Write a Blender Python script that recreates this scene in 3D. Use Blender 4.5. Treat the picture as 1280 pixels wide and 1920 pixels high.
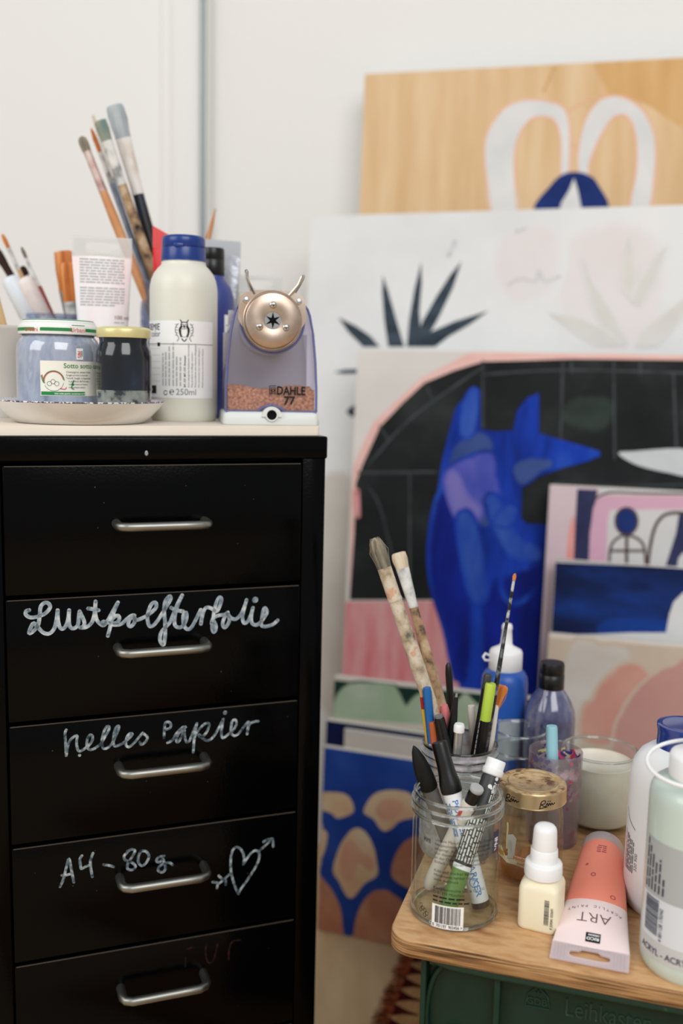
import bpy, bmesh, math, random
from mathutils import Vector, Matrix
PI = math.pi
C = bpy.context.scene.collection
scene = bpy.context.scene
for o in list(bpy.data.objects):
    bpy.data.objects.remove(o)

# ------------------------------------------------------------------ camera
FPX = 1867.0                                  # 35 mm lens on a 24x36 portrait frame of 1280x1920
PITCH = math.atan(260 / FPX); ROLL = math.radians(1.26); EYE = 0.744
F = Vector((0, math.cos(PITCH), -math.sin(PITCH)))
_r, _u = Vector((1, 0, 0)), Vector((0, math.sin(PITCH), math.cos(PITCH)))
RV = _r * math.cos(ROLL) + _u * math.sin(ROLL)
UV = _u * math.cos(ROLL) - _r * math.sin(ROLL)
O = Vector((0, 0, EYE))
cam = bpy.data.cameras.new('camera'); cam_o = bpy.data.objects.new('camera', cam); C.objects.link(cam_o)
cam.sensor_fit = 'AUTO'; cam.sensor_width = 36; cam.lens = 36 * FPX / 1920
cam_o.matrix_world = Matrix((RV, UV, -F)).transposed().to_4x4(); cam_o.location = O
cam.clip_start = 0.05; cam.clip_end = 30
cam.dof.use_dof = True; cam.dof.focus_distance = 0.77; cam.dof.aperture_fstop = 3.3
scene.camera = cam_o

# ------------------------------------------------------------------ light and exposure
vs = scene.view_settings
vs.view_transform = 'Standard'; vs.look = 'None'; vs.gamma = 1; vs.use_curve_mapping = False; vs.exposure = 0.0
wd = bpy.data.worlds.new('daylight'); scene.world = wd; wd.use_nodes = True
wd.node_tree.nodes['Background'].inputs[0].default_value = (0.93, 0.97, 1.0, 1)
wd.node_tree.nodes['Background'].inputs[1].default_value = 0.46
def area(name, loc, target, sx, sy, power, col):
    l = bpy.data.lights.new(name, 'AREA'); l.shape = 'RECTANGLE'; l.size = sx; l.size_y = sy; l.energy = power; l.color = col
    o = bpy.data.objects.new(name, l); C.objects.link(o); o.location = loc
    o.rotation_euler = (Vector(target) - Vector(loc)).to_track_quat('-Z', 'Y').to_euler()
    return o
area('window_light', (-1.9, -0.5, 1.9), (0.1, 1.0, 0.75), 1.5, 1.5, 27, (1.0, 0.99, 0.985))
area('fill_light', (0.7, -1.3, 2.2), (0.1, 1.2, 0.2), 1.6, 1.6, 42, (1.0, 0.99, 0.98))  # added fill from behind the camera, brightens the low canvases and floor
scene.cycles.transparent_max_bounces = 48
scene.cycles.max_bounces = 10
scene.cycles.use_denoising = True
scene.cycles.caustics_refractive = False; scene.cycles.caustics_reflective = False

# ------------------------------------------------------------------ measuring: a pixel's ray meets a depth, a height or a plane
def ray(px, py): return F + RV * ((px - 640) / FPX) - UV * ((py - 960) / FPX)
def at(px, py, Y):
    r = ray(px, py); return O + r * (Y / r.y)
def onz(px, py, z):
    r = ray(px, py); return O + r * ((z - EYE) / r.z)
def onplane(px, py, P, n):
    r = ray(px, py); return O + r * ((P - O).dot(n) / r.dot(n))

# ------------------------------------------------------------------ materials
def L(c):
    if isinstance(c, str):
        c = [int(c[i:i + 2], 16) for i in (0, 2, 4)]
    return tuple(((v / 255) / 12.92 if v / 255 <= .04045 else ((v / 255 + .055) / 1.055) ** 2.4) for v in c) + (1,)
def nd(nt, t, **kw):
    n = nt.nodes.new(t)
    for k, v in kw.items():
        setattr(n, k, v)
    return n
def noise_node(nt, scale, stretch=None, detail=4, rough=.55, rot=None):
    tc = nd(nt, 'ShaderNodeTexCoord'); mp = nd(nt, 'ShaderNodeMapping')
    nt.links.new(tc.outputs['Object'], mp.inputs[0])
    if stretch: mp.inputs['Scale'].default_value = stretch
    if rot: mp.inputs['Rotation'].default_value = rot
    n = nd(nt, 'ShaderNodeTexNoise'); n.inputs['Scale'].default_value = scale
    n.inputs['Detail'].default_value = detail; n.inputs['Roughness'].default_value = rough
    nt.links.new(mp.outputs[0], n.inputs['Vector'])
    return n
def ramp_node(nt, src, stops, interp='LINEAR'):
    r = nd(nt, 'ShaderNodeValToRGB'); r.color_ramp.interpolation = interp
    e = r.color_ramp.elements
    while len(e) < len(stops): e.new(.5)
    for i, (p, c) in enumerate(stops):
        e[i].position = p; e[i].color = L(c)
    nt.links.new(src, r.inputs[0]); return r
def mat(name, col, rough=.5, metal=0., spec=.5, stops=None, scale=20, stretch=None, rot=None, bump=0., bscale=200, bstretch=None,
        coat=0., trans=0., sss=0., interp='LINEAR', detail=4, alpha=1.):
    m = bpy.data.materials.new(name); m.use_nodes = True; nt = m.node_tree; b = nt.nodes['Principled BSDF']
    b.inputs['Base Color'].default_value = L(col); b.inputs['Roughness'].default_value = rough
    b.inputs['Metallic'].default_value = metal; b.inputs['Specular IOR Level'].default_value = spec
    b.inputs['Coat Weight'].default_value = coat; b.inputs['Transmission Weight'].default_value = trans
    b.inputs['Alpha'].default_value = alpha
    if sss:
        b.inputs['Subsurface Weight'].default_value = sss; b.inputs['Subsurface Radius'].default_value = (.004, .004, .004)
    if stops:
        n = noise_node(nt, scale, stretch, detail, rot=rot); r = ramp_node(nt, n.outputs['Fac'], stops, interp)
        nt.links.new(r.outputs[0], b.inputs['Base Color'])
    if bump:
        n2 = noise_node(nt, bscale, bstretch, 3); bp = nd(nt, 'ShaderNodeBump'); bp.inputs['Strength'].default_value = bump
        bp.inputs['Distance'].default_value = .002
        nt.links.new(n2.outputs['Fac'], bp.inputs['Height']); nt.links.new(bp.outputs[0], b.inputs['Normal'])
    return m
def mat_glass(name, tint=(245, 248, 247), ior=1.45, rough=.02, stain=None, sscale=60, sthr=(.55, .62), milky=0., gloss=(1, 1, 1, 1)):
    """Thin clear wall: straight-through transparency and a Fresnel reflection; optional dried paint stains."""
    m = bpy.data.materials.new(name); m.use_nodes = True; nt = m.node_tree; nt.nodes.clear()
    out = nd(nt, 'ShaderNodeOutputMaterial'); tr = nd(nt, 'ShaderNodeBsdfTransparent'); gl = nd(nt, 'ShaderNodeBsdfGlossy')
    mx = nd(nt, 'ShaderNodeMixShader'); lw = nd(nt, 'ShaderNodeLayerWeight'); lw.inputs[0].default_value = .5
    pw = nd(nt, 'ShaderNodeMath', operation='POWER'); pw.inputs[1].default_value = 5
    fr = nd(nt, 'ShaderNodeMath', operation='MULTIPLY_ADD'); f0 = ((ior - 1) / (ior + 1)) ** 2; fr.inputs[1].default_value = .75 * (1 - f0); fr.inputs[2].default_value = f0
    nt.links.new(lw.outputs['Facing'], pw.inputs[0]); nt.links.new(pw.outputs[0], fr.inputs[0])
    tr.inputs[0].default_value = L(tint); gl.inputs['Roughness'].default_value = rough; gl.inputs[0].default_value = gloss
    nt.links.new(fr.outputs[0], mx.inputs[0]); nt.links.new(tr.outputs[0], mx.inputs[1]); nt.links.new(gl.outputs[0], mx.inputs[2])
    last = mx
    if milky:
        df = nd(nt, 'ShaderNodeBsdfDiffuse'); df.inputs[0].default_value = L(tint); m2 = nd(nt, 'ShaderNodeMixShader'); m2.inputs[0].default_value = milky
        nt.links.new(last.outputs[0], m2.inputs[1]); nt.links.new(df.outputs[0], m2.inputs[2]); last = m2
    if stain:
        n = noise_node(nt, sscale, detail=5); r = ramp_node(nt, n.outputs['Fac'], [(sthr[0], (0, 0, 0)), (sthr[1], (255, 255, 255))])
        n2 = noise_node(nt, sscale * .5); r2 = ramp_node(nt, n2.outputs['Fac'], stain)
        df = nd(nt, 'ShaderNodeBsdfDiffuse'); nt.links.new(r2.outputs[0], df.inputs[0]); m2 = nd(nt, 'ShaderNodeMixShader')
        nt.links.new(r.outputs[0], m2.inputs[0]); nt.links.new(last.outputs[0], m2.inputs[1]); nt.links.new(df.outputs[0], m2.inputs[2]); last = m2
    nt.links.new(last.outputs[0], out.inputs[0])
    return m

PAINT = {}
def soften(m, under):
    """Brushed-out paint: towards the rim of its shape the paint goes over into the colour it was brushed onto."""
    nt = m.node_tree; b = nt.nodes['Principled BSDF']; st, sc, sr, ro = PAINT[under.name]
    n = noise_node(nt, sc, sr, 4, rot=ro); r = ramp_node(nt, n.outputs['Fac'], st)
    at_ = nd(nt, 'ShaderNodeAttribute', attribute_name='soft'); n2 = noise_node(nt, 70, detail=3)
    ad = nd(nt, 'ShaderNodeMath', operation='MULTIPLY_ADD'); ad.inputs[1].default_value = .7; ad.inputs[2].default_value = -.35
    sm = nd(nt, 'ShaderNodeMath', operation='ADD'); nt.links.new(n2.outputs['Fac'], ad.inputs[0]); nt.links.new(ad.outputs[0], sm.inputs[0]); nt.links.new(at_.outputs['Fac'], sm.inputs[1])
    mr = nd(nt, 'ShaderNodeMapRange', interpolation_type='SMOOTHSTEP'); mr.inputs[1].default_value = .15; mr.inputs[2].default_value = .85; nt.links.new(sm.outputs[0], mr.inputs[0])
    mx = nd(nt, 'ShaderNodeMix', data_type='RGBA'); src = b.inputs['Base Color'].links[0].from_socket
    nt.links.new(mr.outputs[0], mx.inputs[0]); nt.links.new(r.outputs[0], mx.inputs[6]); nt.links.new(src, mx.inputs[7]); nt.links.new(mx.outputs[2], b.inputs['Base Color'])
    return m

# ------------------------------------------------------------------ mesh building
class MB:
    def __init__(s): s.soft = {}; s.v = []; s.f = []; s.m = []; s.sm = []; s.M = Matrix()
    def add(s, vs_, fs, mat=0, smooth=True):
        o = len(s.v); s.v += [tuple(s.M @ Vector(p)) for p in vs_]
        for f in fs:
            s.f.append([i + o for i in f]); s.m.append(mat); s.sm.append(smooth)
        return s
    def lathe(s, prof, n=40, mat=0, c=(0, 0), smooth=True, cap0=False, cap1=False, rfn=None):
        vs_ = []; fs = []
        for r, z in prof:
            for i in range(n):
                a = 2 * PI * i / n; rr = r * (rfn(a, z) if rfn else 1)
                vs_.append((c[0] + rr * math.cos(a), c[1] + rr * math.sin(a), z))
        for k in range(len(prof) - 1):
            for i in range(n):
                j = (i + 1) % n; fs.append((k * n + i, k * n + j, (k + 1) * n + j, (k + 1) * n + i))
        if cap0: fs.append(tuple(range(n))[::-1])
        if cap1: fs.append(tuple((len(prof) - 1) * n + i for i in range(n)))
        return s.add(vs_, fs, mat, smooth)
    def loft(s, loops, mat=0, smooth=True, cap0=True, cap1=True, closed=True):
        n = len(loops[0]); vs_ = [p for l in loops for p in l]; fs = []
        for k in range(len(loops) - 1):
            for i in range(n if closed else n - 1):
                j = (i + 1) % n; fs.append((k * n + i, k * n + j, (k + 1) * n + j, (k + 1) * n + i))
        s.add(vs_, fs, mat, smooth)
        if cap0: s.add(loops[0], [tuple(range(n))[::-1]], mat, False)
        if cap1: s.add(loops[-1], [tuple(range(n))], mat, False)
        return s
    def box(s, x0, x1, y0, y1, z0, z1, mat=0, b=0.):
        if not b:
            p = [(x, y, z) for z in (z0, z1) for y in (y0, y1) for x in (x0, x1)]
            return s.add(p, [(0, 2, 3, 1), (4, 5, 7, 6), (0, 1, 5, 4), (1, 3, 7, 5), (3, 2, 6, 7), (2, 0, 4, 6)], mat, False)
        bm = bmesh.new(); bmesh.ops.create_cube(bm, size=1)
        for v in bm.verts: v.co = Vector(((x0 + x1) / 2 + v.co.x * (x1 - x0), (y0 + y1) / 2 + v.co.y * (y1 - y0), (z0 + z1) / 2 + v.co.z * (z1 - z0)))
        bmesh.ops.bevel(bm, geom=bm.edges[:], offset=b, segments=2, affect='EDGES', profile=.5)
        bm.verts.index_update(); s.add([v.co[:] for v in bm.verts], [[v.index for v in f.verts] for f in bm.faces], mat, False); bm.free()
        return s
    def tube(s, path, rad, n=10, mat=0, caps=True, flat=1.0, up=None):
        P = [Vector(p) for p in path]; N = len(P); rad = rad if isinstance(rad, (list, tuple)) else [rad] * N
        loops = []; ref = Vector(up) if up else None
        for i in range(N):
            t = (P[min(i + 1, N - 1)] - P[max(i - 1, 0)]).normalized()
            if ref is None: ref = Vector((0, 0, 1)) if abs(t.z) < .9 else Vector((1, 0, 0))
            a = (ref - t * ref.dot(t)).normalized(); b = t.cross(a)
            if not up: ref = a
            loops.append([P[i] + a * (rad[i] * flat * math.cos(2 * PI * k / n)) + b * (rad[i] * math.sin(2 * PI * k / n)) for k in range(n)])
        return s.loft(loops, mat, True, caps, caps)
    def prism(s, pts, z0, z1, mat=0, smooth=False):
        n = len(pts); return s.loft([[(x, y, z0) for x, y in pts], [(x, y, z1) for x, y in pts]], mat, smooth)
    def flat(s, pts3, mat=0): return s.add(pts3, [tuple(range(len(pts3)))], mat, False)
    def patch(s, u0, u1, v0, v1, fn, nu=1, nv=1, mat=0, smooth=True):
        vs_ = [fn(u0 + (u1 - u0) * i / nu, v0 + (v1 - v0) * j / nv) for j in range(nv + 1) for i in range(nu + 1)]; w = nu + 1
        return s.add(vs_, [(j * w + i, j * w + i + 1, (j + 1) * w + i + 1, (j + 1) * w + i) for j in range(nv) for i in range(nu)], mat, smooth)
    def ribbon(s, pts2, w, fn, mat=0, sub=4, closed=False):
        """A pen stroke: a smoothed line of width w with round ends, laid on the surface fn."""
        P = smooth2(pts2, sub, closed)
        n = len(P); vs_ = []
        for i in range(n):
            a, b = P[max(i - 1, 0)], P[min(i + 1, n - 1)]
            dx, dy = b[0] - a[0], b[1] - a[1]; l = math.hypot(dx, dy) or 1
            nx, ny = -dy / l * w / 2, dx / l * w / 2
            vs_ += [fn(P[i][0] + nx, P[i][1] + ny), fn(P[i][0], P[i][1]), fn(P[i][0] - nx, P[i][1] - ny)]
        s.add(vs_, [q for i in range(n - 1) for q in ((3 * i, 3 * i + 1, 3 * i + 4, 3 * i + 3), (3 * i + 1, 3 * i + 2, 3 * i + 5, 3 * i + 4))], mat, False)
        for p in (P[0], P[-1]): s.disc(p[0], p[1], w / 2, fn, mat)
        return s
    def disc(s, u, v, r, fn, mat=0, n=14, rv=None):
        return s.add([fn(u + r * math.cos(2 * PI * i / n), v + (rv or r) * math.sin(2 * PI * i / n)) for i in range(n)], [tuple(range(n))], mat, False)
    def text(s, body, size, fn, mat=0, align='LEFT', bold=0., rot=0., u=0., v=0., sx=1.):
        vs_, fs = text2d(body, size, align, bold); c, sn = math.cos(rot), math.sin(rot)
        return s.add([fn(u + (x * sx) * c - y * sn, v + (x * sx) * sn + y * c) for x, y in vs_], fs, mat, False)
    def words(s, u0, u1, v, h, fn, mat=0, seed=0, rot=False):
        """A line of print too small to read: word-long dashes."""
        R = random.Random(seed); u = u0
        while u < u1 - h:
            w = min(R.uniform(2, 7) * h, u1 - u)
            if rot: s.patch(v, v + h, u, u + w, fn, 1, 1, mat)
            else: s.patch(u, u + w, v, v + h, fn, max(1, int(w / .004)), 1, mat)
            u += w + h * .8
        return s
    def barcode(s, u0, u1, v0, v1, fn, mat=0, seed=1, horiz=False):
        R = random.Random(seed); u = u0; w0 = (u1 - u0) / 95
        while u < u1 - 3 * w0:
            w = w0 * R.choice((1, 1, 2, 3))
            if horiz: s.patch(v0, v1, u, u + w, fn, 6, 1, mat)
            else: s.patch(u, u + w, v0, v1, fn, 1, 2, mat)
            u += w + w0 * R.choice((1, 1, 2, 3))
        return s
    def build(s, name, mats, parent=None, matrix=None):
        me = bpy.data.meshes.new(name); me.from_pydata(s.v, [], s.f)
        for m in (mats if isinstance(mats, (list, tuple)) else [mats]): me.materials.append(m)
        me.polygons.foreach_set('material_index', s.m); me.polygons.foreach_set('use_smooth', s.sm)
        if s.soft:
            at_ = me.attributes.new('soft', 'FLOAT', 'POINT'); at_.data.foreach_set('value', [s.soft.get(i, 1.) for i in range(len(s.v))])
        bm = bmesh.new(); bm.from_mesh(me); bmesh.ops.remove_doubles(bm, verts=bm.verts, dist=1e-7)
        if not getattr(s, 'keep', False): bmesh.ops.recalc_face_normals(bm, faces=bm.faces)
        bm.to_mesh(me); bm.free(); me.update()
        try: me.set_sharp_from_angle(angle=math.radians(50))
        except Exception: pass
        o = bpy.data.objects.new(name, me); C.objects.link(o)
        if parent: o.parent = parent
        if matrix is not None: o.matrix_local = matrix
        return o
_tc = {}
def text2d(body, size, align, bold):
    k = (body, align, bold)
    if k not in _tc:
        cu = bpy.data.curves.new('t', 'FONT'); cu.body = body; cu.size = 1; cu.align_x = align; cu.offset = bold; cu.resolution_u = 3
        o = bpy.data.objects.new('t', cu); C.objects.link(o); dg = bpy.context.evaluated_depsgraph_get(); dg.update()
        me = o.evaluated_get(dg).to_mesh()
        _tc[k] = ([(v.co.x, v.co.y) for v in me.vertices], [tuple(p.vertices) for p in me.polygons])
        o.evaluated_get(dg).to_mesh_clear(); bpy.data.objects.remove(o); bpy.data.curves.remove(cu)
    vs_, fs = _tc[k]; return [(x * size, y * size) for x, y in vs_], fs
def smooth2(P, sub=4, closed=False):
    if len(P) < 3: return list(P)
    out = []; n = len(P); D = len(P[0])
    for i in range(n if closed else n - 1):
        if closed: p = [P[(i + k - 1) % n] for k in range(4)]
        else: p = [P[max(i - 1, 0)], P[i], P[i + 1], P[min(i + 2, n - 1)]]
        for k in range(sub):
            t = k / sub
            out.append(tuple(.5 * (2 * p[1][d] + (p[2][d] - p[0][d]) * t + (2 * p[0][d] - 5 * p[1][d] + 4 * p[2][d] - p[3][d]) * t * t
                                   + (3 * p[1][d] - p[0][d] - 3 * p[2][d] + p[3][d]) * t ** 3) for d in range(D)))
    if not closed: out.append(tuple(P[-1]))
    return out
def rrect(w, d, r, z, n=5, c=(0, 0)):
    pts = []; r = min(r, w / 2 - 1e-5, d / 2 - 1e-5)
    for cx, cy, a0 in ((w / 2 - r, d / 2 - r, 0), (-w / 2 + r, d / 2 - r, PI / 2), (-w / 2 + r, -d / 2 + r, PI), (w / 2 - r, -d / 2 + r, 1.5 * PI)):
        for k in range(n + 1):
            a = a0 + PI / 2 * k / n; pts.append((c[0] + cx + r * math.cos(a), c[1] + cy + r * math.sin(a), z))
    return pts
def ring(a, b, z, n=40, c=(0, 0), e=1.0):
    sg = lambda q: math.copysign(abs(q) ** e, q)
    return [(c[0] + a * sg(math.cos(2 * PI * i / n)), c[1] + b * sg(math.sin(2 * PI * i / n)), z) for i in range(n)]
def cyl_map(R, c=(0, 0)):                       # u metres to the right round the side that faces -Y, v metres up
    return lambda u, v: (c[0] + R * math.sin(u / R), c[1] - R * math.cos(u / R), v)
def axis_matrix(P0, P1, front=(0, -1, 0)):
    """Local z from P0 to P1, local -y as near to `front` as it goes."""
    z = (Vector(P1) - Vector(P0)).normalized(); f = Vector(front); y = -(f - z * f.dot(z)).normalized(); x = y.cross(z)
    M = Matrix((x, y, z)).transposed().to_4x4(); M.translation = Vector(P0); return M
def facing(x, y, extra=0.): return math.atan2(-x, y) + extra      # turn about z that points local -y at the viewer's side
def thing(name, label, cat, loc=(0, 0, 0), rot=0., group=None, matrix=None):
    o = bpy.data.objects.new(name, None); C.objects.link(o); o.empty_display_size = .02
    if matrix is not None: o.matrix_world = matrix
    else: o.location = loc; o.rotation_euler = (0, 0, rot)
    return tag(o, label, cat, group)
def tag(o, label, cat, group=None):
    o['label'] = label; o['category'] = cat
    if group: o['group'] = group
    return o
def struct(o, label=None):
    o['kind'] = 'structure'
    if label: o['label'] = label
    return o

# ================================================================== SETTING
M_wall = mat('wall_paint', (235, 235, 232), .9, spec=.2, bump=.55, bscale=85)
M_smooth = mat('gloss_white_paint', (236, 236, 234), .55, spec=.35)
M_floor = mat('floor_lino', (214, 182, 140), .6, spec=.25, stops=[(.3, (207, 175, 133)), (.7, (221, 190, 149))], scale=7, stretch=(6, 1, 1))
b = MB(); b.box(-3.5, 3.5, -2.5, 3.2, -.05, 0)
struct(b.build('floor', M_floor), 'warm beige floor')
WY = math.radians(14); WU = Vector((math.cos(WY), -math.sin(WY), 0)); WN = Vector((-math.sin(WY), -math.cos(WY), 0))
WP = Vector((0, 1.74, 0))
def wall_x(px, py): return (onplane(px, py, WP, WN) - WP).dot(WU)
MW = Matrix((WU, -WN, Vector((0, 0, 1)))).transposed().to_4x4(); MW.translation = WP
xe = wall_x(372, 200)
b = MB(); b.box(xe, 3.0, 0, .08, 0, 2.6)
struct(b.build('wall_back', M_wall, matrix=MW), 'white rough plastered wall')
# the smooth white door to the left with its moulded casing
x1, x2 = wall_x(300, 200), wall_x(322, 200)
b = MB(); b.box(-3.0, x1, .012, .05, 0, 2.6)
struct(b.build('door_1', M_smooth, matrix=MW), 'smooth white door leaf')
b = MB(); b.box(x1, x2, .002, .06, 0, 2.6, b=.003); b.box(x2, xe + .01, -.008, .06, 0, 2.6, b=.004)
struct(b.build('trim_1', M_smooth, matrix=MW), 'white door casing')
M_steel = mat('grey_steel', (126, 134, 136), .3, metal=.9)
b = MB(); xp = wall_x(389, 200); b.lathe([(.0045, 0), (.0045, 2.6)], 16, 0, (xp, -.02), cap0=True, cap1=True)
for zz in (.35, 1.9): b.box(xp - .012, xp + .012, -.022, -.002, zz, zz + .015, b=.002)
tag(b.build('heating_pipe', M_steel, matrix=MW), 'thin grey metal pipe running up the white wall behind the cabinet', 'pipe')

# ================================================================== DRAWER CABINET
tc_ = math.radians(20); CW = Vector((math.cos(tc_), math.sin(tc_), 0)); CD = Vector((-math.sin(tc_), math.cos(tc_), 0)); CN = -CD
r_ = ray(608, 1000); CE = O + r_ * (.858 / r_.y); CE.z = 0
MC = Matrix((CW, CD, Vector((0, 0, 1)))).transposed().to_4x4(); MC.translation = CE     # x: along the front, 0 at its right edge; y: depth
def cab(px, py, d=0.):
    P = onplane(px, py, CE + CD * d, CN); q = P - CE; return (q.dot(CW), P.z)
M_black = mat('black_lacquer', (3, 3, 4), .17, spec=.09, bump=.06, bscale=420)
M_blackin = mat('black_shadow_gap', (3, 3, 3), .6, spec=.1)
M_handle = mat('brushed_nickel', (146, 146, 140), .4, metal=1.)
M_edge = mat('lit_edge_and_specks', (72, 66, 58), .4, spec=.4)  # painted catch-light of the drawer tops, also colours the paint specks
M_chalk = mat('chalk_marker', (190, 200, 206), .7, spec=.2, stops=[(.32, (96, 112, 124)), (.5, (150, 163, 172)), (.68, (206, 212, 213))], scale=150)
M_chalk2 = mat('thin_chalk_marker', (150, 165, 170), .7, spec=.2, stops=[(.36, (44, 58, 68)), (.5, (112, 126, 134)), (.66, (190, 198, 200))], scale=190)
M_red_scratch = mat('worn_red_marker', (58, 22, 24), .6, spec=.2, stops=[(.45, (9, 6, 7)), (.66, (62, 22, 25))], scale=240)
cabt = thing('drawer_cabinet', 'tall narrow black metal drawer cabinet with white handwriting on its drawers', 'cabinet', matrix=MC)
W, D = .2863, .42
b = MB()
b.box(-.0205, 0, .0004, D, .045, .672, b=.001); b.box(-W, -.0662 - .2, .0004, D, .045, .672, b=.001)
b.box(-W, 0, D - .004, D, .045, .672); b.box(-.267, -.02, .012, D, .668, .672, 1); b.box(-W, 0, .0004, D, .032, .045)
b.box(-.2665, -.0205, .024, .03, .04, .67, 1)
b.build('cabinet_body', [M_black, M_blackin], cabt)
b = MB(); b.box(-W - .0012, .0012, -.0012, D + .001, .6707, .69, b=.0016)
x_, z_ = cab(274, 850); b.M = Matrix.Translation((x_, -.0014, z_)); b.lathe([(0, -.0022), (.0013, -.0012), (.0016, .0004), (.0008, .0022), (0, .0024)], 10, 1); b.M = Matrix()
b.build('top_panel', [M_black, M_chalk], cabt)
for x in (-.03, -.255):
    for y in (.04, .37):
        b = MB(); b.M = Matrix.Translation((x, y, .016)) @ Matrix.Rotation(PI / 2, 4, 'Y'); b.lathe([(.004, -.01), (.0155, -.01), (.016, -.008), (.016, .008), (.0155, .01), (.004, .01)], 20, 0, cap0=True, cap1=True)
        b.M = Matrix(); b.box(x - .012, x + .012, y - .01, y + .01, .028, .034); b.build('caster', M_blackin, cabt)
TOPS = [.667, .5605, .4565, .3525, .2485, .1445]
HZ = [-.0473, -.0440, -.0420, -.0375, -.0355, -.036]
drawers = []
for i, zt in enumerate(TOPS):
    zb = (TOPS[i + 1] if i < 5 else .0425) + .0035
    b = MB(); b.box(-.2648, -.0215, 0, .018, zb, zt, b=.0009)
    b.box(-.2635, -.0228, -.00012, .0006, zt - .0007, zt - .00005, 1)                       # light caught by the upper chamfer, painted as a paler strip
    b.box(-.2600, -.0260, .018, .35, zb + .01, zt - .02, 0)
    R = random.Random(i)
    for k in range(7 if i != 4 else 12):                                                    # paint specks
        sx_, sz_ = R.uniform(-.25, -.03), R.uniform(zb + .01, zt - .01)
        b.disc(sx_, sz_, R.uniform(.0002, .0005), lambda u, v: (u, -.0003, v), 1 if i < 4 else 2, 8)
    d = b.build('drawer', [M_black, M_edge, M_red_scratch], cabt); drawers.append(d)
    xa, xb, hz, pr = -.1785, -.1062, zt + HZ[i], .023
    path = [(xa, .001, hz), (xa, -.008, hz), (xa, -.0155, hz), (xa + .0022, -.0205, hz), (xa + .0075, -pr, hz), (xa + .02, -pr, hz)]
    path += [(xa + xb - x, y, z) for x, y, z in path[::-1]]
    b = MB(); b.tube(path, .0037, 14)
    b.build('handle', M_handle, d)
def strokes(name, drawer, ox, oy, sc, lines, w, m, dots=()):
    b = MB(); b.keep = True; k = 0
    for ln in lines:
        pts = [cab(ox + x / sc, oy + y / sc) for x, y in ln]; off = -.0003 - .00004 * k; k += 1
        b.ribbon(pts, w, lambda u, v, o=off: (u, o, v), 0)
    for x, y, r in dots:
        u, v = cab(ox + x / sc, oy + y / sc); b.disc(u, v, r, lambda u, v: (u, -.0005, v), 0)
    return b
b = strokes('w', 1, 40, 1100, 5.12, [
    [(75, 225), (45, 235), (45, 270), (90, 295), (160, 285), (230, 255), (275, 200), (260, 160), (220, 155), (185, 195), (175, 280), (160, 370), (110, 430), (75, 445), (90, 390), (120, 350), (160, 390), (210, 440), (265, 450), (310, 410), (335, 330), (348, 225)],
    [(348, 225), (350, 310), (365, 380), (395, 405), (430, 370), (450, 300), (458, 225)], [(458, 225), (455, 310), (465, 380), (500, 400), (540, 370), (550, 300), (558, 235)],
    [(558, 235), (590, 300), (605, 350), (590, 385), (565, 390)], [(565, 392), (620, 388), (670, 350), (695, 290), (705, 220), (712, 140)],
    [(712, 140), (708, 240), (720, 310), (750, 350), (790, 370), (830, 320), (880, 230), (925, 150)], [(640, 208), (690, 215), (740, 225)],
    [(925, 150), (880, 260), (855, 370), (830, 470)], [(840, 345), (880, 300), (920, 275), (940, 300), (920, 340), (870, 355), (900, 365), (960, 355), (1010, 310), (1060, 275), (1085, 275)],
    [(1085, 275), (1040, 310), (1025, 360), (1050, 380), (1085, 340), (1085, 290), (1100, 320), (1180, 290), (1240, 250), (1290, 200), (1290, 155), (1260, 155), (1230, 200), (1208, 290), (1224, 370), (1258, 375), (1309, 320), (1359, 240)],
    [(1359, 240), (1409, 160), (1434, 110), (1419, 90), (1379, 140), (1369, 230), (1377, 340), (1379, 450), (1369, 540), (1354, 555), (1329, 510), (1339, 440), (1389, 380), (1429, 330), (1469, 230), (1509, 140), (1541, 80)],
    [(1541, 80), (1494, 190), (1469, 300), (1474, 370), (1519, 390), (1559, 360), (1584, 300), (1579, 245), (1554, 270), (1554, 350), (1579, 400), (1619, 400), (1659, 340), (1699, 260), (1719, 220)],
    [(1434, 200), (1489, 225), (1549, 235)], [(1719, 220), (1729, 280), (1721, 355)],
    [(1721, 355), (1739, 260), (1769, 200), (1819, 205), (1869, 235), (1899, 190), (1919, 120), (1899, 100), (1869, 150), (1849, 230), (1839, 300), (1829, 380), (1839, 430), (1859, 420), (1864, 370), (1840, 320)],
    [(1822, 350), (1839, 300), (1889, 275), (1949, 265), (1979, 245)],
    [(1979, 245), (1944, 300), (1929, 360), (1949, 390), (1984, 350), (1994, 300), (1974, 250), (1999, 290), (2049, 310), (2099, 270), (2134, 200), (2159, 125)],
    [(2159, 125), (2134, 210), (2119, 290), (2134, 345), (2169, 330), (2199, 270), (2219, 200)],
    [(2219, 200), (2204, 280), (2209, 345), (2249, 365), (2289, 340), (2329, 290), (2354, 240), (2334, 200), (2314, 240), (2304, 310), (2299, 365), (2339, 380), (2409, 360), (2457, 320)]],
    0.0031, 0, [(2242, 125, .0027), (790, 345, .0026)])
o = b.build('handwriting', M_chalk, drawers[1]); o['label'] = 'white cursive handwriting reading Lustpolfterfolie'
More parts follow.
